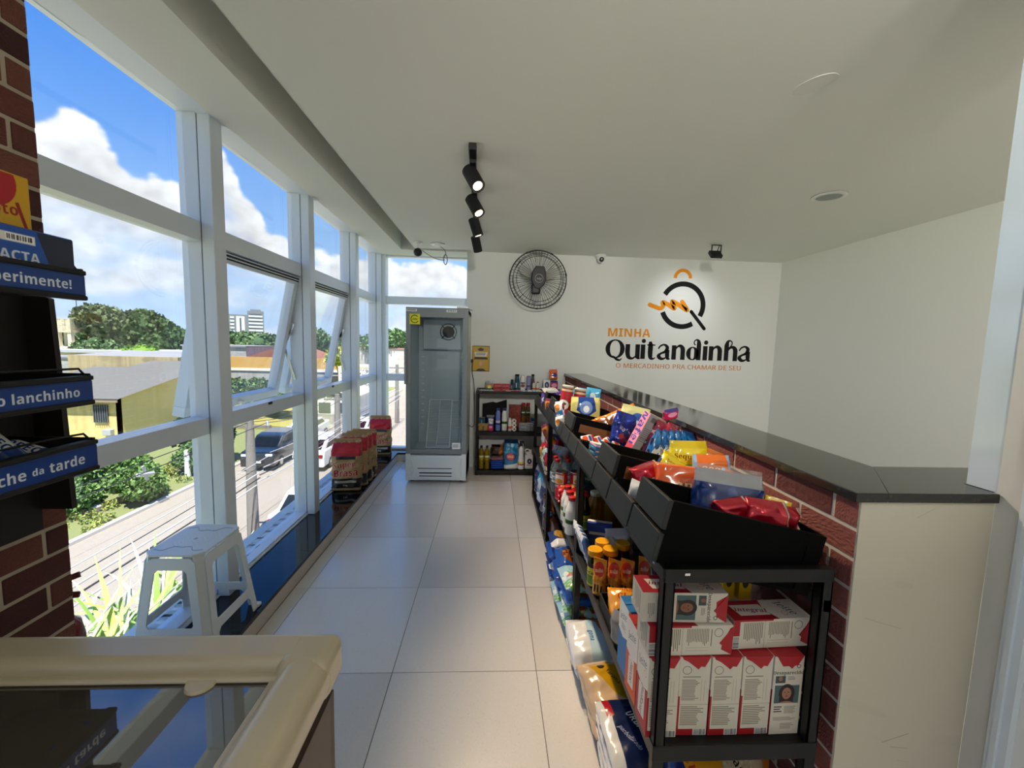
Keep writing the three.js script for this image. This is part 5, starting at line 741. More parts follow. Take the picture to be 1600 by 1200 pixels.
  shampoo: artS(128, 128, '#e9e8e6', [['r', .35, .12, .3, .2, '#1c1c1c'], ['e', .5, .6, .14, .24, '#8a4a4a']]), teal: artS(128, 128, '#174a5e', [['r', .4, .2, .08, .7, '#c9d8dc'], ['r', .6, .2, .05, .7, '#6fa3b0']]), lilac: artS(128, 128, '#8f86b5', [['r', .35, .3, .3, .4, '#2c2a4a'], ['r', .38, .34, .24, .1, '#d8d4e4']]), softener: artS(128, 160, '#6f7fc9', [['e', .5, .4, .3, .14, '#e3d6ea'], ['r', .2, .55, .6, .2, '#2a2f6a']]), green: artS(128, 160, '#e6e6df', [['r', 0, .35, 1, .3, '#6f9a3a'], ['r', .3, .4, .4, .2, '#2c3f1c']]), smallO: artS(96, 128, '#eae6df', [['r', 0, .5, 1, .5, '#d96a2c']]), jarR: artS(128, 128, '#7a4a14', [['r', .2, .0, .6, .4, '#1d3a24'], ['r', .3, .12, .4, .1, '#e0d6b8'], ['n', 30, ['#a86a1c', '#5a3410'], 0, 1, .45, 1, .1]]), redbox: artS(128, 160, '#8f2f20', [['n', 50, ['#a84a34', '#6a1d14'], 0, 1, 0, 1, .12]]),
  deterg: artS(160, 256, '#1a78a8', [['n', 26, ['#2f9ac9', '#0f5a8a', '#8fd0e8'], 0, 1, .1, .5, .16], ['e', .46, .56, .36, .15, '#2a3f8a'], ['e', .46, .56, .3, .11, '#d94a3a'], ['t', 'MAX', .46, .56, .12, '#f0e4e0'], ['p', [[0, .86], [1, .78], [1, 1], [0, 1]], '#e9ecea'], ['r', 0, 0, 1, .12, '#12304f']]), spray: artS(96, 128, '#eceae6', [['p', [[.1, .4], [.9, .3], [.9, .6], [.1, .6]], '#e6d42a'], ['r', .1, .6, .8, .2, '#a05a8a']]), jug: artS(128, 160, '#eceae8', [['e', .55, .45, .34, .28, '#1d2f4f'], ['t', 'A', .55, .45, .3, '#f0f0f0', 0, 'bold'], ['r', .1, .78, .8, .1, '#d9745a']]), oil: artS(96, 96, '#a89a14', [['e', .5, .3, .26, .16, '#e8e4d4']]), match: artS(96, 64, '#b58a2c', [['r', 0, .3, .3, .7, '#4a5a9a'], ['n', 20, ['#d9b04a', '#8a3a2a', '#5a6a3a'], 0, 1, 0, 1, .1]]), cloth: artS(64, 64, '#1f4fae', []),
};
const foil = k => foil[k] ??= phy(0xffffff, k === 'red' || k === 'navyfoil' ? .26 : .2, { map: P[k], clearcoat: .5, clearcoatRoughness: .15, metalness: k === 'red' ? .5 : k === 'navyfoil' ? .4 : 0 });
const paper = k => paper[k] ??= std(0xffffff, .5, { map: P[k] });
const shapes = {};
function place(o, x, y, z, rx = 0, ry = 0, rz = 0) { o.position.set(x, y, z); o.rotation.set(rx, ry, rz, 'YXZ'); return o; }
// soft packs, centre at the given point
function pack(name, label, cat, [w, h, d], [x, y, z, rx, ry, rz], k, o = {}) {
  const g = sack(w, h, d, { pinTop: .22, pinBot: .22, box: 2.6, ...o }).translate(0, -h / 2, 0);
  const t = thing(name, label, cat, [0, 0, 0], 0, o.group); mesh('wrapper', g, o.mat || foil(k), t);
  if (o.seal) mesh('seal', [box(-w / 2 + .004, w / 2 - .004, h / 2 - .004, h / 2 + .012, -.0015, .0015)], o.seal, t);
  return place(t, x, y, z, rx, ry, rz);
}
function carton(name, label, cat, [w, h, d], [x, y, z, rx, ry, rz], k, group, side) {
  const t = thing(name, label, cat, [0, 0, 0], 0, group), sm = side ? paper(side) : paper(k);
  const g = new THREE.BoxGeometry(w, h, d); const m = new THREE.Mesh(g, [sm, sm, paper(k), paper(k), paper(k), paper(k)]); m.name = 'carton'; m.castShadow = m.receiveShadow = true; t.add(m);
  mesh('flap', box(-w / 2 - .0006, w / 2 + .0006, h / 2 - .0004, h / 2 + .0012, -d / 2 + .003, d * .1), std(0xd8d2c8, .6), t);
  return place(t, x, y, z, rx, ry, rz);
}
function bottle(name, label, cat, [x, y, z], r, h, o) {
  const t = thing(name, label, cat, [x, y, z], o.turn || 0, o.group), s = o.sh || .72, nk = o.neck || .4, sq = o.squash || 1;
  mesh('body', lathe([[0, 0], [r * .92, 0], [r, r * .12], [r, h * s], [r * .9, h * (s + .06)], [r * nk, h * .9], [r * nk, h * .94], [0, h * .94]], 24).scale(1, 1, sq), o.body, t);
  mesh('cap', lathe([[0, h * .9], [r * (nk + .12), h * .9], [r * (nk + .12), h * .985], [r * nk, h], [0, h]], 20).scale(1, 1, sq), o.cap, t);
  if (o.k) { const g = new THREE.CylinderGeometry(r * 1.012, r * 1.012, h * (o.lh || .4), 24, 1, true).rotateY(PI).translate(0, h * (o.ly || .36), 0).scale(1, 1, sq); mesh('label', g, paper(o.k), t); }
  return t;
}
// charcoal sacks
{
  const bag = (label, x, z, h, rx, ry, sd, group) => { const t = thing('charcoal_bag', label, 'bag', [x, .1, z], ry, group); const g = sack(.245, h, .115, { pinTop: .2, box: 4.2, wr: .016, sd, nu: 44, nv: 34 }); t.rotation.order = 'YXZ'; t.rotation.x = rx; mesh('paper_sack', g, paper('brasa'), t); mesh('top_fold', box(-.11, .11, h - .006, h + .012, -.004, .006, .002), std(0xa98a5c, .8), t); mesh('base_fold', box(-.117, .117, 0, .022, .03, .054, .006), std(0x9a7c50, .8), t); };
  bag('red and brown charcoal sack at the front of the leaning row on the ledge', -1.262, -3.60, .44, -.12, .1, 4);
  bag('second charcoal sack in the leaning row', -1.245, -3.73, .46, -.10, .06, 21); bag('third charcoal sack in the leaning row', -1.238, -3.85, .455, -.08, .05, 33); bag('last charcoal sack in the leaning row', -1.23, -3.97, .45, -.08, .02, 47);
  bag('charcoal sack standing alone at the far end of the ledge', -1.285, -4.80, .44, 0, .02, 60);
}
// milk cartons
{
  const top = paper('cartonTop'), end = paper('cartonEnd'), side = paper('cartonSide');
  P.miss1 = P.missing('#2a1712', '#a87862'); P.miss2 = P.missing('#16100d', '#8a5a40');
  const cap = phy(0xdfe3e8, .35);
  function milk(label, front, face, pos, rot, group, capped) {
    const t = thing('milk_carton', label, 'carton', [0, 0, 0], 0, group), w = .0745, h = .205, d = .0745, fm = paper(front);
    const b = new THREE.Mesh(new THREE.BoxGeometry(w, h, d), [fm, fm, capped ? std(0x1f74b4, .45) : top, end, face ? paper(face) : side, side]); b.name = 'carton'; b.castShadow = b.receiveShadow = true; t.add(b);
    mesh('top_seam', box(-w / 2, w / 2, h / 2 - .0003, h / 2 + .0015, -.006, .006), std(capped ? 0x2a80c0 : 0xa81c28, .5), t); mesh('folded_ear', extrude(shapeOf([[-w / 2 + .004, h / 2], [w / 2 - .004, h / 2], [w * .1, h / 2 - .032]]), .0012).translate(0, 0, d / 2), std(capped ? 0x1f74b4 : 0xb0121f, .5), t);
    if (capped) mesh('cap', lathe([[0, h / 2 + .018], [.015, h / 2 + .018], [.017, h / 2 + .015], [.017, h / 2], [0, h / 2]], 20), cap, t);
    place(t, ...pos, ...rot); return t;
  }
  const y1 = .475 + .1035, xs = [.426, .503, .580, .657];
  xs.forEach((x, i) => milk('upright milk carton with printed table side, ' + ['behind the rack post', 'second from the rack post', 'third from the rack post', 'beside the carton with a portrait'][i], 'milkRed', null, [x, y1, -.93 + rr(-.002, .002)], [0, rr(-.03, .03), 0]));
  milk('upright milk carton showing a printed portrait, at the right end of the row', 'milkRed', 'miss1', [.7335, y1, -.93], [0, .02, 0]);
  milk('lying milk carton resting directly on the upright row at the left', 'milkRed', null, [.488, .72, -.935], [0, .01, -PI / 2]);
  milk('lying milk carton on top of the pile showing a printed portrait', 'milkRed', 'miss2', [.474, .797, -.945], [0, -.03, -PI / 2]);
  milk('lying milk carton at the right of the pile, pushed further back', 'milkRed', null, [.702, .722, -.955], [0, .05, -PI / 2]);
  milk('orange fronted milk carton facing the aisle', 'milkOrange', null, [.428, y1, -1.015], [0, .03, 0]);
  milk('blue topped milk carton with a white screw cap', 'milkBlue', null, [.432, y1, -1.10], [0, .02, 0], null, true);
  for (let i = 0; i < 3; i++) milk('milk carton standing behind the front row, ' + ['second row left', 'second row middle', 'second row right'][i], 'milkRed', null, [.51 + i * .078, y1, -1.012], [0, 0, 0]);
  pack('rice_bag', 'large pale pink translucent bag behind the lying milk cartons', 'bag', [.22, .30, .12], [.70, .66, -1.14, 0, -.4, .15], 'ricebag', { wr: .008 });
  carton('yellow_box', 'small yellow box on edge behind the lying milk cartons, left one', 'box', [.035, .12, .14], [.655, .79, -1.11, 0, .1, 0], 'amber'); carton('yellow_box', 'dull yellow box behind the lying milk cartons, right one', 'box', [.035, .11, .14], [.705, .785, -1.11, 0, .05, 0], 'amber');
}
// ---------- snacks in the crates ----------
const clearM = phy(0xf4f4f2, .12, { transmission: .9, thickness: 0, ior: 1.4 });
pack('bread_loaf', 'navy blue bagged loaf with a clear gathered end in the nearest crate', 'bread', [.18, .22, .09], [.62, .985, -1.015, -.25, -.1, -.12], 'navy', { seal: clearM, wr: .006 });
[[.605, .975, -.965, 'left'], [.675, .975, -.952, 'middle'], [.735, .972, -.965, 'right']].forEach(([x, y, z, w], i) => pack('red_foil_pack', 'shiny red foil pack with a cream emblem, ' + w + ' of three in the nearest crate', 'pack', [[.085, .10, .07][i], [.14, .145, .11][i], .06], [x, y, z, -.1, [.2, -.1, -.3][i], [.1, -.12, -.05][i]], 'red', { wr: .013, pinTop: .12, pinBot: .1, box: 4 }));
pack('yellow_packet', 'yellow packet edge sticking up behind the red foil packs', 'packet', [.06, .11, .03], [.73, .985, -.99, 0, -.5, -.2], 'amber');
pack('noodle_multipack', 'large glossy orange noodle multipack lying across the low tray crate', 'pack', [.21, .12, .10], [.605, 1.0, -1.19, -.45, -.15, -.08], 'chips', { wr: .009, box: 4, pinTop: .12, pinBot: .1 });
pack('red_bag', 'crumpled red bag at the far side of the orange multipack', 'bag', [.11, .10, .06], [.50, 1.005, -1.235, -.6, .3, .2], 'red', { wr: .010 });
pack('sauce_sachet', 'small orange and white sachet standing at the front of the low tray', 'sachet', [.045, .10, .03], [.432, .975, -1.16, 0, -1.0, -.1], 'smallO', { wr: .003 });
pack('yellow_snack_bag', 'bright yellow snack bag with brown lettering, the upper one', 'snack bag', [.13, .155, .05], [.705, 1.01, -1.405, -.1, -.15, .02], 'yellow', { wr: .007 });
pack('yellow_snack_bag', 'bright yellow snack bag tilted sideways, the lower one', 'snack bag', [.11, .12, .05], [.635, .985, -1.375, -.4, .3, -.6], 'yellow', { wr: .008 });
pack('brown_packet', 'brown packet wedged behind the yellow snack bags', 'packet', [.09, .12, .035], [.765, 1.005, -1.40, -.1, -.4, -.3], 'nut');
pack('orange_cake_pack', 'orange wrapped cake with white lettering at the back of the crates', 'pack', [.115, .13, .06], [.735, 1.0, -1.30, -.25, -.3, .05], 'coco', { wr: .005 });
pack('orange_cake_pack', 'orange wrapped cake in clear film beside the brick wall', 'pack', [.10, .11, .06], [.765, .975, -1.225, -.2, -.6, -.25], 'coco', { wr: .005 });
carton('wafer_box', 'long pink and grey biscuit box leaning upright in the tray', 'box', [.09, .215, .045], [.652, 1.03, -1.70, .15, .25, -.42], 'greybox', null, 'pinkbox');
for (let i = 0; i < 2; i++) pack('cookie_pack', 'dark red cookie pack leaning beside the pink box, ' + ['inner one', 'outer one'][i], 'pack', [.06, .19, .045], [.685 + .035 * i, 1.02 - .005 * i, -1.675 + .03 * i, .1, .2, -.42], 'maroon', { wr: .006, pinTop: .12, pinBot: .1 });
pack('pink_pack', 'bright pink pack poking above the dark red packs', 'pack', [.07, .05, .03], [.765, 1.135, -1.70, .2, .3, .15], 'magenta');
for (let i = 0; i < 5; i++) pack('blue_snack_bag', ['frontmost', 'second', 'third', 'fourth', 'rearmost'][i] + ' of the five blue snack bags leaning in the tray', 'snack bag', [.10, .155, .04], [.655 + .033 * i, 1.015 - .003 * i, -1.555 - .012 * i, .05, .55, -.38 + .03 * i], 'bluebag', { wr: .006 });
for (let i = 0; i < 3; i++) carton('wafer_tray', ['lowest', 'middle', 'topmost'][i] + ' flat blue biscuit carton stacked in the tray', 'box', [.20, .022, .075], [.53, .925 + .024 * i, -1.72 + .006 * i, 0, .12, TILT], 'flatblue');
for (let i = 0; i < 4; i++) pack('candy_sachet', 'small striped candy sachet in the black tray, ' + ['first from the aisle', 'second from the aisle', 'third from the aisle', 'fourth from the aisle'][i], 'sachet', [.06, .045, .02], [.45 + .048 * i, .985 - .008 * i, -1.85 - .01 * i, -.7, .3 * i, .2], 'candy');
pack('navy_foil_bag', 'shiny navy blue foil bag leaning in front of the cream bag', 'snack bag', [.12, .17, .05], [.63, 1.02, -1.905, -.1, .3, -.3], 'navyfoil', { wr: .010 });
pack('cream_bag', 'cream and blue bag standing behind the navy foil bag', 'bag', [.15, .20, .05], [.69, 1.03, -1.95, -.05, .1, -.22], 'creambag', { wr: .006 });
for (let i = 0; i < 3; i++) pack('nut_bar', 'orange and brown nut bar lying in the tall crate, ' + ['lowest one', 'middle one', 'topmost one'][i], 'bar', [.17, .062, .028], [.585 + .045 * i, 1.015 + .025 * i, -2.10 + .01 * i, -.3, -.1, .28 + .08 * i], 'nut', { wr: .003, pinTop: .15, pinBot: .15 });
pack('gold_pouch', 'cream and gold pouch with a blue panel standing in its crate', 'pouch', [.17, .17, .06], [.545, 1.035, -2.34, -.12, 0, -.03], 'goldpouch', { pinBot: 0, wr: .005 });
pack('white_sachet', 'white lidded sachet lying under the gold pouch', 'sachet', [.12, .06, .03], [.52, .975, -2.26, -1.2, .2, 0], 'whitebag');
pack('blue_white_snack', 'blue and white snack sachet hanging over the crate front, upper one', 'snack bag', [.075, .11, .03], [.395, 1.04, -2.33, 0, -1.1, .2], 'whiteblue', { wr: .006 }); pack('blue_white_snack', 'blue and white snack sachet hanging over the crate front, lower one', 'snack bag', [.07, .10, .03], [.398, .965, -2.30, 0, -1.0, .35], 'whiteblue', { wr: .006 });
const tubeM = (t) => bottle('chips_tube', t, 'tube', [0, 0, 0], .036, .19, { body: std(0xa81822, .4), cap: std(0xd9d4c4, .5), k: 'redcan', lh: .82, ly: .46, sh: .86, neck: .9 });
{ const a = tubeM('red snack tube standing tilted in its tray, the front one'); place(a, .445, .985, -2.49, 0, .3, -.15); const b = tubeM('red snack tube behind the front red tube'); place(b, .53, .965, -2.50, 0, .6, -.15); }
for (let i = 0; i < 3; i++) pack('wipes_pack', 'pale blue wipes pack in the far tall crate, ' + ['nearest', 'middle', 'rearmost'][i] + ' of three', 'pack', [.10, .19, .05], [.53 + .075 * i, 1.04, -2.69 - .02 * i, 0, -.4, -.12], 'wipes', { pinTop: .15, pinBot: .1 });
for (let i = 0; i < 4; i++) pack('orange_packet', 'orange and maroon packet in the tray past the wipes, ' + ['first', 'second', 'third', 'fourth'][i] + ' from the aisle', 'packet', [.07, .13, .03], [.41 + .05 * i, .975, -2.87 - .01 * i, 0, -.9, .05], 'orange');
for (let i = 0; i < 4; i++) pack('purple_packet', 'purple and red packet in the far crates, ' + ['lowest', 'second', 'third', 'highest'][i], 'packet', [.09, .13, .04], [.42 + .06 * i, .985 + .01 * i, -3.10 - .02 * i, 0, -.7, .1 * i], 'purple');
pack('pale_packet', 'pale packet lying on top of the purple packets', 'packet', [.12, .07, .03], [.45, 1.07, -3.12, -1.2, .3, 0], 'whitebag');
// ---------- middle shelves ----------
const S1 = .477, lidY = phy(0xe3a411, .35);
[[.420, -1.525, 'front left'], [.482, -1.53, 'front right'], [.466, -1.592, 'back left'], [.545, -1.575, 'back right']].forEach(([x, z, w]) => { const t = thing('cocoa_jar', 'dark jar with a yellow lid on the middle shelf, ' + w + ' of four', 'jar', [x, S1, z]); mesh('jar', lathe([[0, 0], [.027, 0], [.028, .004], [.028, .125], [0, .125]], 28), phy(0x1d120c, .2), t); mesh('label', new THREE.CylinderGeometry(.0284, .0284, .09, 28, 1, true).rotateY(2.2).translate(0, .052, 0), paper('jarY'), t); mesh('lid', lathe([[0, .125], [.0285, .125], [.0295, .128], [.0295, .146], [.027, .149], [.025, .147], [0, .147]], 32), lidY, t); });
[[.424, -1.462], [.478, -1.455], [.527, -1.455], [.60, -1.47]].forEach(([x, z], i) => pack('sauce_pouch', 'orange sauce pouch in front of the yellow lidded jars, ' + ['first', 'second', 'third', 'fourth'][i] + ' from the aisle', 'pouch', [.05, .14, .045], [x, S1 + .072, z, 0, -.6, 0], 'pouchO', { pinBot: 0, pinTop: .7, wr: .004 }));
{ const t = thing('cardboard_tray', 'open black display tray on the middle shelf', 'tray', [.497, S1, -1.32]); mesh('tray', [box(-.09, .09, 0, .004, -.075, .075), box(-.09, -.086, 0, .05, -.075, .075), box(.086, .09, 0, .05, -.075, .075), box(-.09, .09, 0, .05, -.075, -.071), box(-.09, .09, 0, .05, .071, .075)], M.matteBlack, t); }
pack('flour_pouch', 'orange and red pouch lying in the black tray, with dark leaf marks', 'pouch', [.155, .13, .06], [.497, S1 + .052, -1.315, -1.15, -.25, .1], 'clara', { wr: .006 });
pack('clear_packet', 'clear crinkled packet below the black tray', 'packet', [.05, .11, .04], [.415, S1 + .06, -1.19, 0, -1.0, 0], 'silver', { mat: phy(0xb9b9b6, .15, { transmission: .5, thickness: 0 }) });
for (let i = 0; i < 3; i++) pack('dark_packet', 'dark packet at the back of the near middle shelf, ' + ['left', 'middle', 'right'][i], 'packet', [.11, .20, .07], [.60 + i * .07, S1 + .105, -1.28 - i * .09, 0, -.4, 0], 'darkbag');
for (let i = 0; i < 5; i++) pack('wafer_pack', ['nearest', 'second', 'third', 'fourth', 'farthest'][i] + ' of the slanted blue and white wafer packs', 'pack', [.05, .15, .035], [.422, S1 + .07, -1.655 - i * .036, .35, -1.35, 0], 'wafer', { wr: .004, pinTop: .14, pinBot: .14 });
carton('biscuit_box', 'dark blue box on the middle shelf behind the wafer packs', 'box', [.11, .13, .05], [.51, S1 + .066, -1.80, -.1, -.3, 0], 'bluebox');
pack('white_flour_bag', 'crumpled white bag with green stripes beside the dark blue box', 'bag', [.12, .13, .07], [.58, S1 + .068, -1.73, -.15, -.2, .1], 'whitebag', { wr: .010 });
const oilM = phy(0xb88f1a, .08, { transmission: .6, thickness: .05, ior: 1.45 }), capR = phy(0xb5141f, .4), capW = phy(0xe8e6dc, .4), gl = phy(0xeaf2f2, .05, { transmission: .92, thickness: 0, ior: 1.4 }), capK = phy(0x14161a, .4);
[[.545, -2.02, .046, .20, 'large'], [.61, -2.0, .036, .21, 'second'], [.60, -2.1, .04, .19, 'third'], [.67, -2.05, .036, .21, 'rearmost']].forEach(([x, z, r, h, w]) => bottle('oil_bottle', w + ' golden oil bottle with a pale lid on the middle shelf', 'bottle', [x, S1, z], r, h, { body: oilM, cap: phy(0xd6dcae, .35), sh: .62, neck: .5 }));
[[.415, -1.97], [.418, -2.05], [.42, -2.13]].forEach(([x, z], i) => bottle('yogurt_bottle', 'white bottle with a red cap on the middle rack, ' + ['nearest', 'middle', 'farthest'][i] + ' of three', 'bottle', [x, S1, z], .033, .19, { body: phy(0xe9e8e4, .35), cap: capR, k: 'green', neck: .5, sh: .6 }));
[[.475, -1.96], [.48, -2.06]].forEach(([x, z], i) => bottle('vinegar_bottle', 'dark bottle with a red cap, ' + ['nearer', 'farther'][i] + ' one behind the white bottles', 'bottle', [x, S1, z], .03, .22, { body: phy(0x1a0f0a, .12), cap: capR, k: 'jarY', neck: .4, sh: .58 }));
for (let i = 0; i < 6; i++) pack('pasta_pack', 'red pasta pack in the flat pile, ' + ['bottom', 'second', 'third', 'fourth', 'fifth', 'top'][i] + ' layer', 'pack', [.16, .12, .034], [.49, S1 + .017 + .0 + (i % 3) * .033, -2.25 - Math.floor(i / 3) * .135, -PI / 2, -.1, 0], 'pasta', { wr: .003 });
[[.44, -2.44, 0], [.53, -2.44, 0], [.44, -2.44, 1], [.53, -2.44, 1]].forEach(([x, z, l], i) => { const t = thing('food_can', ['lower left', 'lower right', 'upper left', 'upper right'][i] + ' red labelled food can on the middle rack', 'can', [x, S1 + l * .086, z]); mesh('tin', lathe([[0, .002], [.036, .002], [.038, 0], [.038, .004], [.0365, .006], [.0365, .079], [.038, .081], [.038, .085], [.036, .083], [0, .081]], 28), M.chrome, t); mesh('label', new THREE.CylinderGeometry(.037, .037, .07, 28, 1, true).rotateY(2 + i).translate(0, .0425, 0), paper('can'), t); });
for (let i = 0; i < 6; i++) bottle('water_bottle', 'clear water bottle with a red cap, ' + ['near left', 'near middle', 'near right', 'far left', 'far middle', 'far right'][i] + ' of six', 'bottle', [.432 + (i % 3) * .07, S1, -2.56 - Math.floor(i / 3) * .072], .033, .215, { body: gl, cap: capR, k: 'water', lh: .2, ly: .42, sh: .62, neck: .36 });
[[.64, -2.56], [.64, -2.64]].forEach(([x, z], i) => bottle('juice_bottle', 'blue green bottle with a green label behind the water, ' + ['nearer', 'farther'][i], 'bottle', [x, S1, z], .036, .23, { body: phy(0x8fc0cf, .08, { transmission: .8, thickness: 0 }), cap: phy(0x1f7a3a, .4), k: 'greenlab', lh: .22, ly: .42, sh: .62, neck: .36 }));
for (let i = 0; i < 3; i++) pack('snack_multibag', ['red and white', 'green and white', 'red striped'][i] + ' crinkled snack bag hanging at the far rack front', 'snack bag', [.09, .17, .06], [.415, S1 + .09 + .015 * i, -2.84 - .09 * i, 0, -1.2, .1], ['red', 'greenfood', 'pasta'][i], { wr: .010 });
for (let i = 0; i < 2; i++) pack('brown_bar_box', 'orange and brown biscuit pack above the snack bags, ' + ['nearer', 'farther'][i], 'pack', [.06, .16, .04], [.42 + .0 * i, S1 + .30 - .02 * i, -2.90 - .07 * i, .2, -1.0, .5], 'orange');
for (let i = 0; i < 4; i++) pack('white_pack', 'white and pink hygiene pack stacked on the far middle shelf, ' + ['bottom near', 'bottom far', 'top near', 'top far'][i], 'pack', [.16, .12, .09], [.50, S1 + .062 + Math.floor(i / 2) * .125, -3.15 - (i % 2) * .18, 0, -.9, 0], i % 2 ? 'whitebag' : 'magenta', { box: 4, pinTop: .1, pinBot: .1 });
for (let i = 0; i < 3; i++) pack('clear_bag', 'clear grey bag of goods on the far rack, ' + ['nearest', 'middle', 'farthest'][i], 'bag', [.14, .2, .09], [.52, S1 + .105, -2.93 - .0 - .24 * i - (i ? .18 : 0), 0, -.8, 0], 'silver', { wr: .008 });
// ---------- bottom shelves ----------
const S0 = .052;
const pile = (n, label, z, ks, dy = .062, x = .455, g) => ks.forEach((k, i) => pack(n, label + ', ' + ['bottom', 'second', 'third', 'fourth', 'fifth'][i] + ' layer', 'bag', [.19, .20, .07], [x + rr(-.012, .012), S0 + .036 + dy * i, z + rr(-.006, .006), -PI / 2 + .06, rr(-.1, .1) + PI / 2, 0], k, { wr: .006, group: g }));
pile('noodle_bag', 'noodle bag in the pile at the far end of the middle rack', -2.30, ['bluefood', 'noodle', 'bluefood', 'noodle']); pile('frozen_food_bag', 'printed food bag in the blue pile', -2.09, ['greenfood', 'bluefood', 'bluefood', 'bluefood']); pile('vegetable_bag', 'light blue bag in the vegetable pile', -1.90, ['greenfood', 'greenfood', 'bluefood', 'greenfood']); 
pack('flour_bag', 'white and pale blue bag with an orange picture on the bottom shelf', 'bag', [.24, .23, .085], [.47, S0 + .10, -1.625, -1.35, 0, 0], 'flour', { wr: .006 }); pack('flour_bag', 'white and blue bag underneath the bag with the orange picture', 'bag', [.24, .23, .08], [.48, S0 + .042, -1.62, -PI / 2, .04, 0], 'flour', { wr: .006 });
pack('meal_bag', 'clear bag of tan meal with a mustard label on the bottom shelf', 'bag', [.17, .25, .085], [.455, S0 + .085, -1.38, -1.32, .05, .1], 'meal', { wr: .007 }); pack('meal_bag', 'clear bag of tan meal lying underneath the mustard labelled one', 'bag', [.19, .25, .07], [.47, S0 + .036, -1.38, -PI / 2, 0, 0], 'meal', { wr: .006 });
pack('lime_bag', 'pale green and grey bag beside the tan meal bag', 'bag', [.13, .25, .08], [.60, S0 + .085, -1.40, -1.35, -.05, -.05], 'lime', { wr: .005 });
for (let i = 0; i < 4; i++) pack('rice_bag', ['bottom', 'second', 'third', 'top'][i] + ' navy and white rice bag of the bottom shelf pile', 'bag', [.26, .22, .05], [.50, S0 + .026 + .042 * i, -1.145 - .006 * i, -PI / 2 + .05 + .03 * i, -.08 + .04 * i, 0], 'urbano', { wr: .007 });
pack('corn_bag', 'orange corn flour bag at the aisle corner of the bottom shelf', 'bag', [.16, .18, .08], [.485, S0 + .045, -.955, -1.2, .1, .05], 'orangebag', { wr: .007 });
pack('cuscuz_bag', 'yellow and blue bag behind the near end bar of the bottom shelf', 'bag', [.15, .23, .08], [.575, S0 + .14, -1.0, -.9, -.5, 0], 'blueyel', { wr: .006 });
pack('silver_bag', 'crinkled silver bag between the yellow and the beige bags', 'bag', [.07, .2, .06], [.655, S0 + .13, -1.02, -.9, -.4, 0], 'silver', { wr: .009 });
pack('tapioca_bag', 'beige tapioca bag with an orange edge on the bottom shelf', 'bag', [.15, .23, .08], [.70, S0 + .155, -1.01, -.95, -.45, 0], 'tapioca', { wr: .006 });
pack('coffee_bag', 'dark brown bag at the wall end of the bottom shelf', 'bag', [.09, .22, .08], [.765, S0 + .15, -1.03, -.95, -.5, 0], 'darkbag', { wr: .006 });
for (let i = 0; i < 4; i++) pack('grey_blue_bag', 'pale blue plastic bag at the foot of the far rack, ' + ['nearest', 'second', 'third', 'farthest'][i], 'bag', [.13, .30, .09], [.455, S0 + .155, -2.92 - .21 * i, 0, -1.2, .02], i % 2 ? 'navy' : 'wipes', { wr: .010 });
for (let i = 0; i < 2; i++) pack('black_bag', 'black bag with a green mark at the foot of the far rack, ' + ['upper', 'lower'][i], 'bag', [.12, .16, .06], [.435, S0 + .085 + .17 * (1 - i), -2.83 - .01 * i, 0, -1.1, 0], 'darkbag', { wr: .008 });
{ const t = thing('red_soda_pack', 'red bottles in dark shrink wrap in the gap on the bottom shelf', 'pack', [.55, S0, -2.58]); mesh('wrapped_pack', sack(.26, .2, .26, { box: 5, pinTop: .05, wr: .004 }), phy(0x1d0a0b, .3), t); mesh('label', box(-.12, -.02, .05, .12, .125, .134, .004), std(0x9a1a22, .5), t); }
// ---------- end wall rack ----------
const TS = .902, z4 = -4.55;
for (let i = 0; i < 4; i++) pack('grey_sachet', 'grey sachet laid flat at the left end of the top shelf, ' + ['first', 'second', 'third', 'fourth'][i] + ' from the left', 'sachet', [.045, .06, .018], [-.105 + i * .034, TS + .012, -4.40, -1.4, .1 * i, 0], 'silver');
pack('sponge_pack', 'yellow and green sponge pack on the top shelf', 'sponge', [.065, .055, .04], [-.025, TS + .045, -4.47, 0, 0, 0], 'sponge', { box: 5 }); pack('clear_bag', 'small clear bag behind the sponge pack', 'bag', [.08, .09, .04], [-.03, TS + .06, -4.55, 0, 0, 0], 'silver');
for (let i = 0; i < 4; i++) carton('soap_box', ['lower left', 'lower right', 'upper left', 'upper right'][i] + ' red soap box stacked on the top shelf', 'box', [.088, .04, .055], [.062 + (i % 2) * .092, TS + .021 + Math.floor(i / 2) * .042, -4.47, 0, .04, 0], 'soap');
bottle('rollon_bottle', 'short dark blue bottle with a black cap on the top shelf', 'bottle', [.228, TS, z4], .017, .125, { body: phy(0x1d3050, .25), cap: capK, k: 'teal', neck: .8, sh: .66 });
bottle('shampoo_bottle', 'tall teal bottle with a black cap on the top shelf', 'bottle', [.282, TS, z4], .026, .185, { body: phy(0x174a5e, .25), cap: capK, k: 'teal', neck: .8, sh: .68 });
bottle('shampoo_bottle', 'tall white shampoo bottle on the top shelf', 'bottle', [.346, TS, z4 + .01], .028, .19, { body: phy(0xe6e5e2, .3), cap: capW, k: 'shampoo', neck: .6, sh: .72, squash: .7 });
bottle('shampoo_bottle', 'lilac shampoo bottle on the top shelf', 'bottle', [.413, TS, z4], .022, .172, { body: phy(0x958cb8, .3), cap: phy(0x8f86b8, .4), k: 'lilac', neck: .8, sh: .74, squash: .8 });
bottle('spray_can', 'slim dark can behind the lilac bottle', 'can', [.462, TS, z4 - .04], .018, .185, { body: phy(0x3a3f45, .3), cap: capK, neck: .8, sh: .7 });
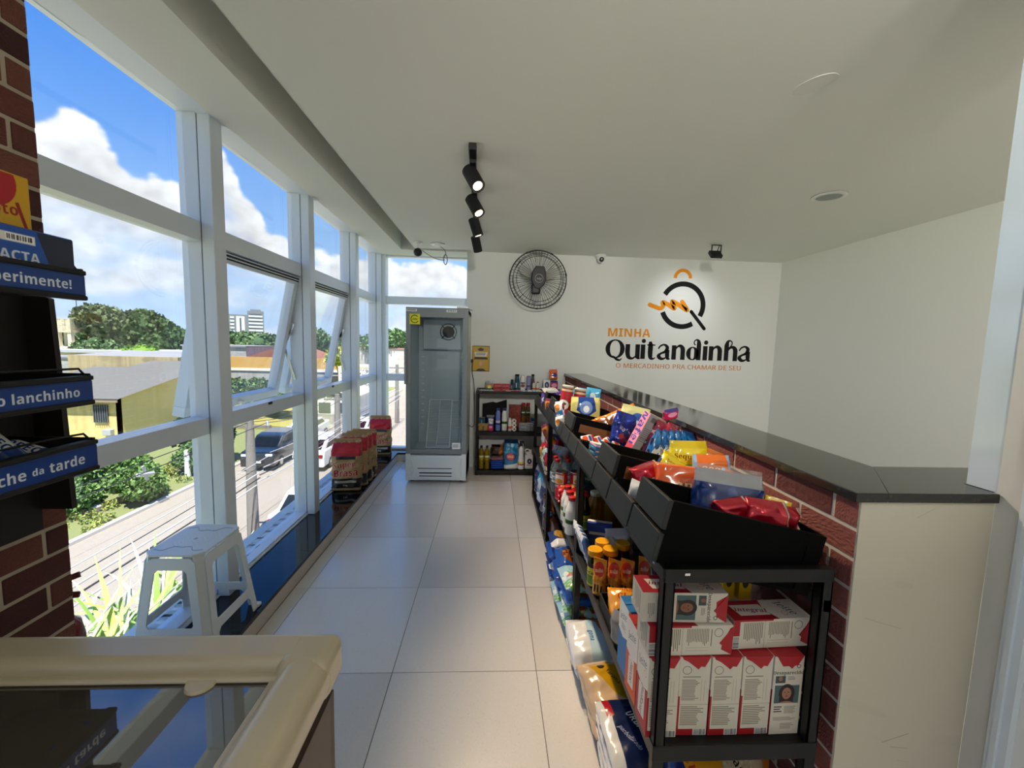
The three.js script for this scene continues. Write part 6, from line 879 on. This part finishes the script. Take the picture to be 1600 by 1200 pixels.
[[.472, z4], [.515, z4]].forEach(([x, z], i) => bottle('lotion_bottle', 'small white bottle with a red cap, ' + ['left', 'right'][i] + ' of the pair on the top shelf', 'bottle', [x, TS, z], .019, .105, { body: phy(0xe3ded8, .3), cap: capR, k: 'smallO', neck: .5 }));
carton('olive_box', 'white box printed with a dark round emblem on the top shelf', 'box', [.072, .13, .05], [.61, TS + .066, z4, 0, 0, 0], 'jug');
pack('magenta_pack', 'magenta pack under the orange pack at the end of the top shelf', 'pack', [.085, .115, .07], [.69, TS + .068, -4.52, 0, 0, 0], 'magenta', { box: 4 }); pack('orange_pack', 'orange pack on top of the magenta pack', 'pack', [.09, .12, .07], [.68, TS + .19, -4.52, 0, 0, .05], 'diaper', { box: 4 });
[['soap', .23, .022, 'red flat box', .05], ['soap', .285, .022, 'second red flat box', .05], ['wipes', .345, .02, 'blue and white flat box', .07], ['whitebag', .41, .025, 'white flat pack', .05], ['wipes', .455, .03, 'teal flat pack', .04], ['whitebag', .50, .03, 'white rounded pack', .05], ['sponge', .56, .02, 'pastel flat pack', .07], ['whitebag', .18, .016, 'pinkish white sachet', .05]].forEach(([k, x, h, l, w]) => carton('small_box', l + ' lying at the front edge of the top shelf', 'box', [w, h, .05], [x, TS + h / 2 + .001, -4.38, 0, rr(-.1, .1), 0], k));
carton('house_box', 'blue box with a pointed top on the middle shelf of the end rack', 'box', [.07, .12, .06], [-.10, S1 + .062, -4.52, 0, 0, 0], 'teal'); 
{ const t = thing('fabric_bag', 'dark folded fabric bag pair standing behind the bottles', 'bag', [.04, S1, -4.60]); mesh('panel', [extrude(shapeOf([[-.13, 0], [.13, 0], [.13, .29], [.02, .25], [-.02, .26], [-.13, .24]]), .03, .006).translate(0, .02, -.02)], std(0x141115, .9), t); }
pack('dark_pack', 'dark patterned pack behind the small yellow boxes', 'pack', [.09, .15, .05], [-.005, S1 + .08, -4.50, 0, 0, 0], 'navy');
[['match', -.115, 'left'], ['match', -.06, 'middle'], ['magenta', -.002, 'right']].forEach(([k, x, w], i) => carton('match_box', ['yellow and blue', 'golden yellow', 'pinkish'][i] + ' small box at the front of the middle shelf, ' + w, 'box', [.054, .07, .05], [x, S1 + .036, -4.42, 0, 0, 0], k)); pack('white_cone_pack', 'white pointed pack on the pinkish box', 'pack', [.055, .055, .04], [.0, S1 + .10, -4.42, 0, 0, 0], 'whitebag', { pinTop: .8, pinBot: 0 });
bottle('softener_bottle', 'blue softener bottle on the middle shelf of the end rack', 'bottle', [.078, S1, -4.43], .026, .245, { body: phy(0x7381c6, .3), cap: phy(0x3a4a9a, .4), k: 'softener', neck: .6, sh: .74 }); bottle('softener_bottle', 'white bottle with a green band on the middle shelf of the end rack', 'bottle', [.148, S1, -4.43], .029, .245, { body: phy(0xe3e3dc, .3), cap: phy(0x2f3a8a, .4), k: 'green', neck: .6, sh: .74 });
[[.205, .14], [.205, 0]].slice(0, 1).forEach(() => bottle('cleaner_bottle', 'small white bottle with an orange label on the end rack', 'bottle', [.207, S1, -4.42], .02, .14, { body: phy(0xe9e6e0, .3), cap: capW, k: 'smallO', neck: .6 }));
for (let i = 0; i < 3; i++) { const t = thing('paper_roll', 'white and orange wound roll, ' + ['lowest', 'middle', 'topmost'][i] + ' of the small heap', 'roll', [.25, S1 + .024 + .042 * i, -4.41 - .008 * i], .2); mesh('roll', new THREE.CylinderGeometry(.023, .023, .05, 24).rotateX(PI / 2), std(0xe3dfd6, .6), t); mesh('core', new THREE.CylinderGeometry(.009, .009, .052, 16).rotateX(PI / 2), std(0x3a2a24, .8), t); }
carton('red_box', 'dark red patterned box at the back of the middle shelf', 'box', [.13, .26, .05], [.27, S1 + .132, -4.60, 0, 0, 0], 'redbox');
[[.362, -4.56], [.415, -4.56]].forEach(([x, z], i) => bottle('coffee_jar', 'brown jar with a red lid on the end rack, ' + ['left', 'right'][i] + ' of the pair', 'jar', [x, S1, z], .023, .29, { body: phy(0x5a3414, .2), cap: capR, k: 'jarR', lh: .55, ly: .45, neck: .8, sh: .8 }));
for (let i = 0; i < 6; i++) pack('steel_wool_pack', 'flat metallic pack in the low stack on the end rack, ' + ['bottom', 'second', 'third', 'fourth', 'fifth', 'top'][i] + ' layer', 'pack', [.16, .10, .016], [.385, S1 + .009 + .014 * i, -4.43, -PI / 2, rr(-.15, .15), 0], 'silver', { wr: .003 });
carton('blue_can_box', 'blue box beside the brown jars', 'box', [.05, .12, .05], [.475, S1 + .062, -4.55, 0, 0, 0], 'bluebox');
[-.097, -.034].forEach((x, i) => bottle('cooking_oil', 'golden cooking oil bottle on the lowest shelf of the end rack, ' + ['left', 'right'][i], 'bottle', [x, S0, -4.42], .028, .255, { body: phy(0xb59a14, .08, { transmission: .55, thickness: .05, ior: 1.45 }), cap: capK, k: 'oil', lh: .2, ly: .5, neck: .35, sh: .72 }));
for (let i = 0; i < 5; i++) pack('cleaning_cloth', 'folded blue cloth in the low stack, ' + ['bottom', 'second', 'third', 'fourth', 'top'][i] + ' layer', 'cloth', [.14, .11, .03], [.078, S0 + .016 + .024 * i, -4.43, -PI / 2, rr(-.1, .1), 0], 'cloth', { mat: std(i > 3 ? 0x8a5a6a : 0x1f4fae, .8), wr: .003 });
pack('dark_pack', 'dark glossy pack on top of the blue cloths', 'pack', [.13, .12, .07], [.075, S0 + .20, -4.46, 0, 0, 0], 'darkbag', { wr: .008 });
pack('detergent_pouch', 'large blue detergent pouch on the lowest shelf of the end rack', 'pouch', [.155, .325, .10], [.228, S0 + .165, -4.42, 0, 0, 0], 'deterg', { pinBot: 0, wr: .005 });
{ const t = thing('spray_bottle', 'white spray bottle with a dark trigger on the lowest shelf of the end rack', 'bottle', [.34, S0, -4.42]); mesh('body', lathe([[0, 0], [.033, 0], [.035, .005], [.033, .12], [.026, .16], [.03, .20], [.026, .23], [.012, .245], [.012, .26], [0, .26]], 24), phy(0xe6e5e1, .3), t); mesh('trigger', [cyl(.014, .013, .03, 0, .255, 0, 14), box(-.022, .03, .285, .315, -.012, .012, .006), bar(V(.025, .29, 0), V(.034, .25, 0), .008, .01)], capK, t); mesh('label', new THREE.CylinderGeometry(.0352, .0352, .08, 24, 1, true).rotateY(PI).translate(0, .07, 0), paper('spray'), t);
  const j = thing('bleach_jug', 'white jug with a round dark blue label beside the spray bottle', 'jug', [.428, S0, -4.43]); mesh('body', [box(-.045, .045, 0, .16, -.035, .035, .012), box(-.03, .03, .15, .19, -.03, .03, .012)], phy(0xe8e6e4, .3), j); mesh('cap', cyl(.016, .015, .025, .015, .188, 0, 18), phy(0xe9e6e2, .4), j); mesh('handle', tube([[-.03, .17, 0], [-.04, .205, 0], [-.01, .215, 0], [.012, .19, 0]], .008, 20, 8), phy(0xe8e6e4, .3), j); decal('label', .075, .11, paper('jug'), j, [0, .085, .0355]);
  for (const [x, w] of [[.31, 'left'], [.40, 'right']]) { const o = thing('wall_outlet', w + ' dark round outlet hole in the wall above the lowest shelf', 'outlet', [x, .41, -4.657]); mesh('hole_rim', new THREE.TorusGeometry(.013, .004, 8, 24), M.black, o); mesh('hole', new THREE.CylinderGeometry(.012, .012, .003, 20).rotateX(PI / 2), M.black, o); } }
renderer.render(scene, camera);
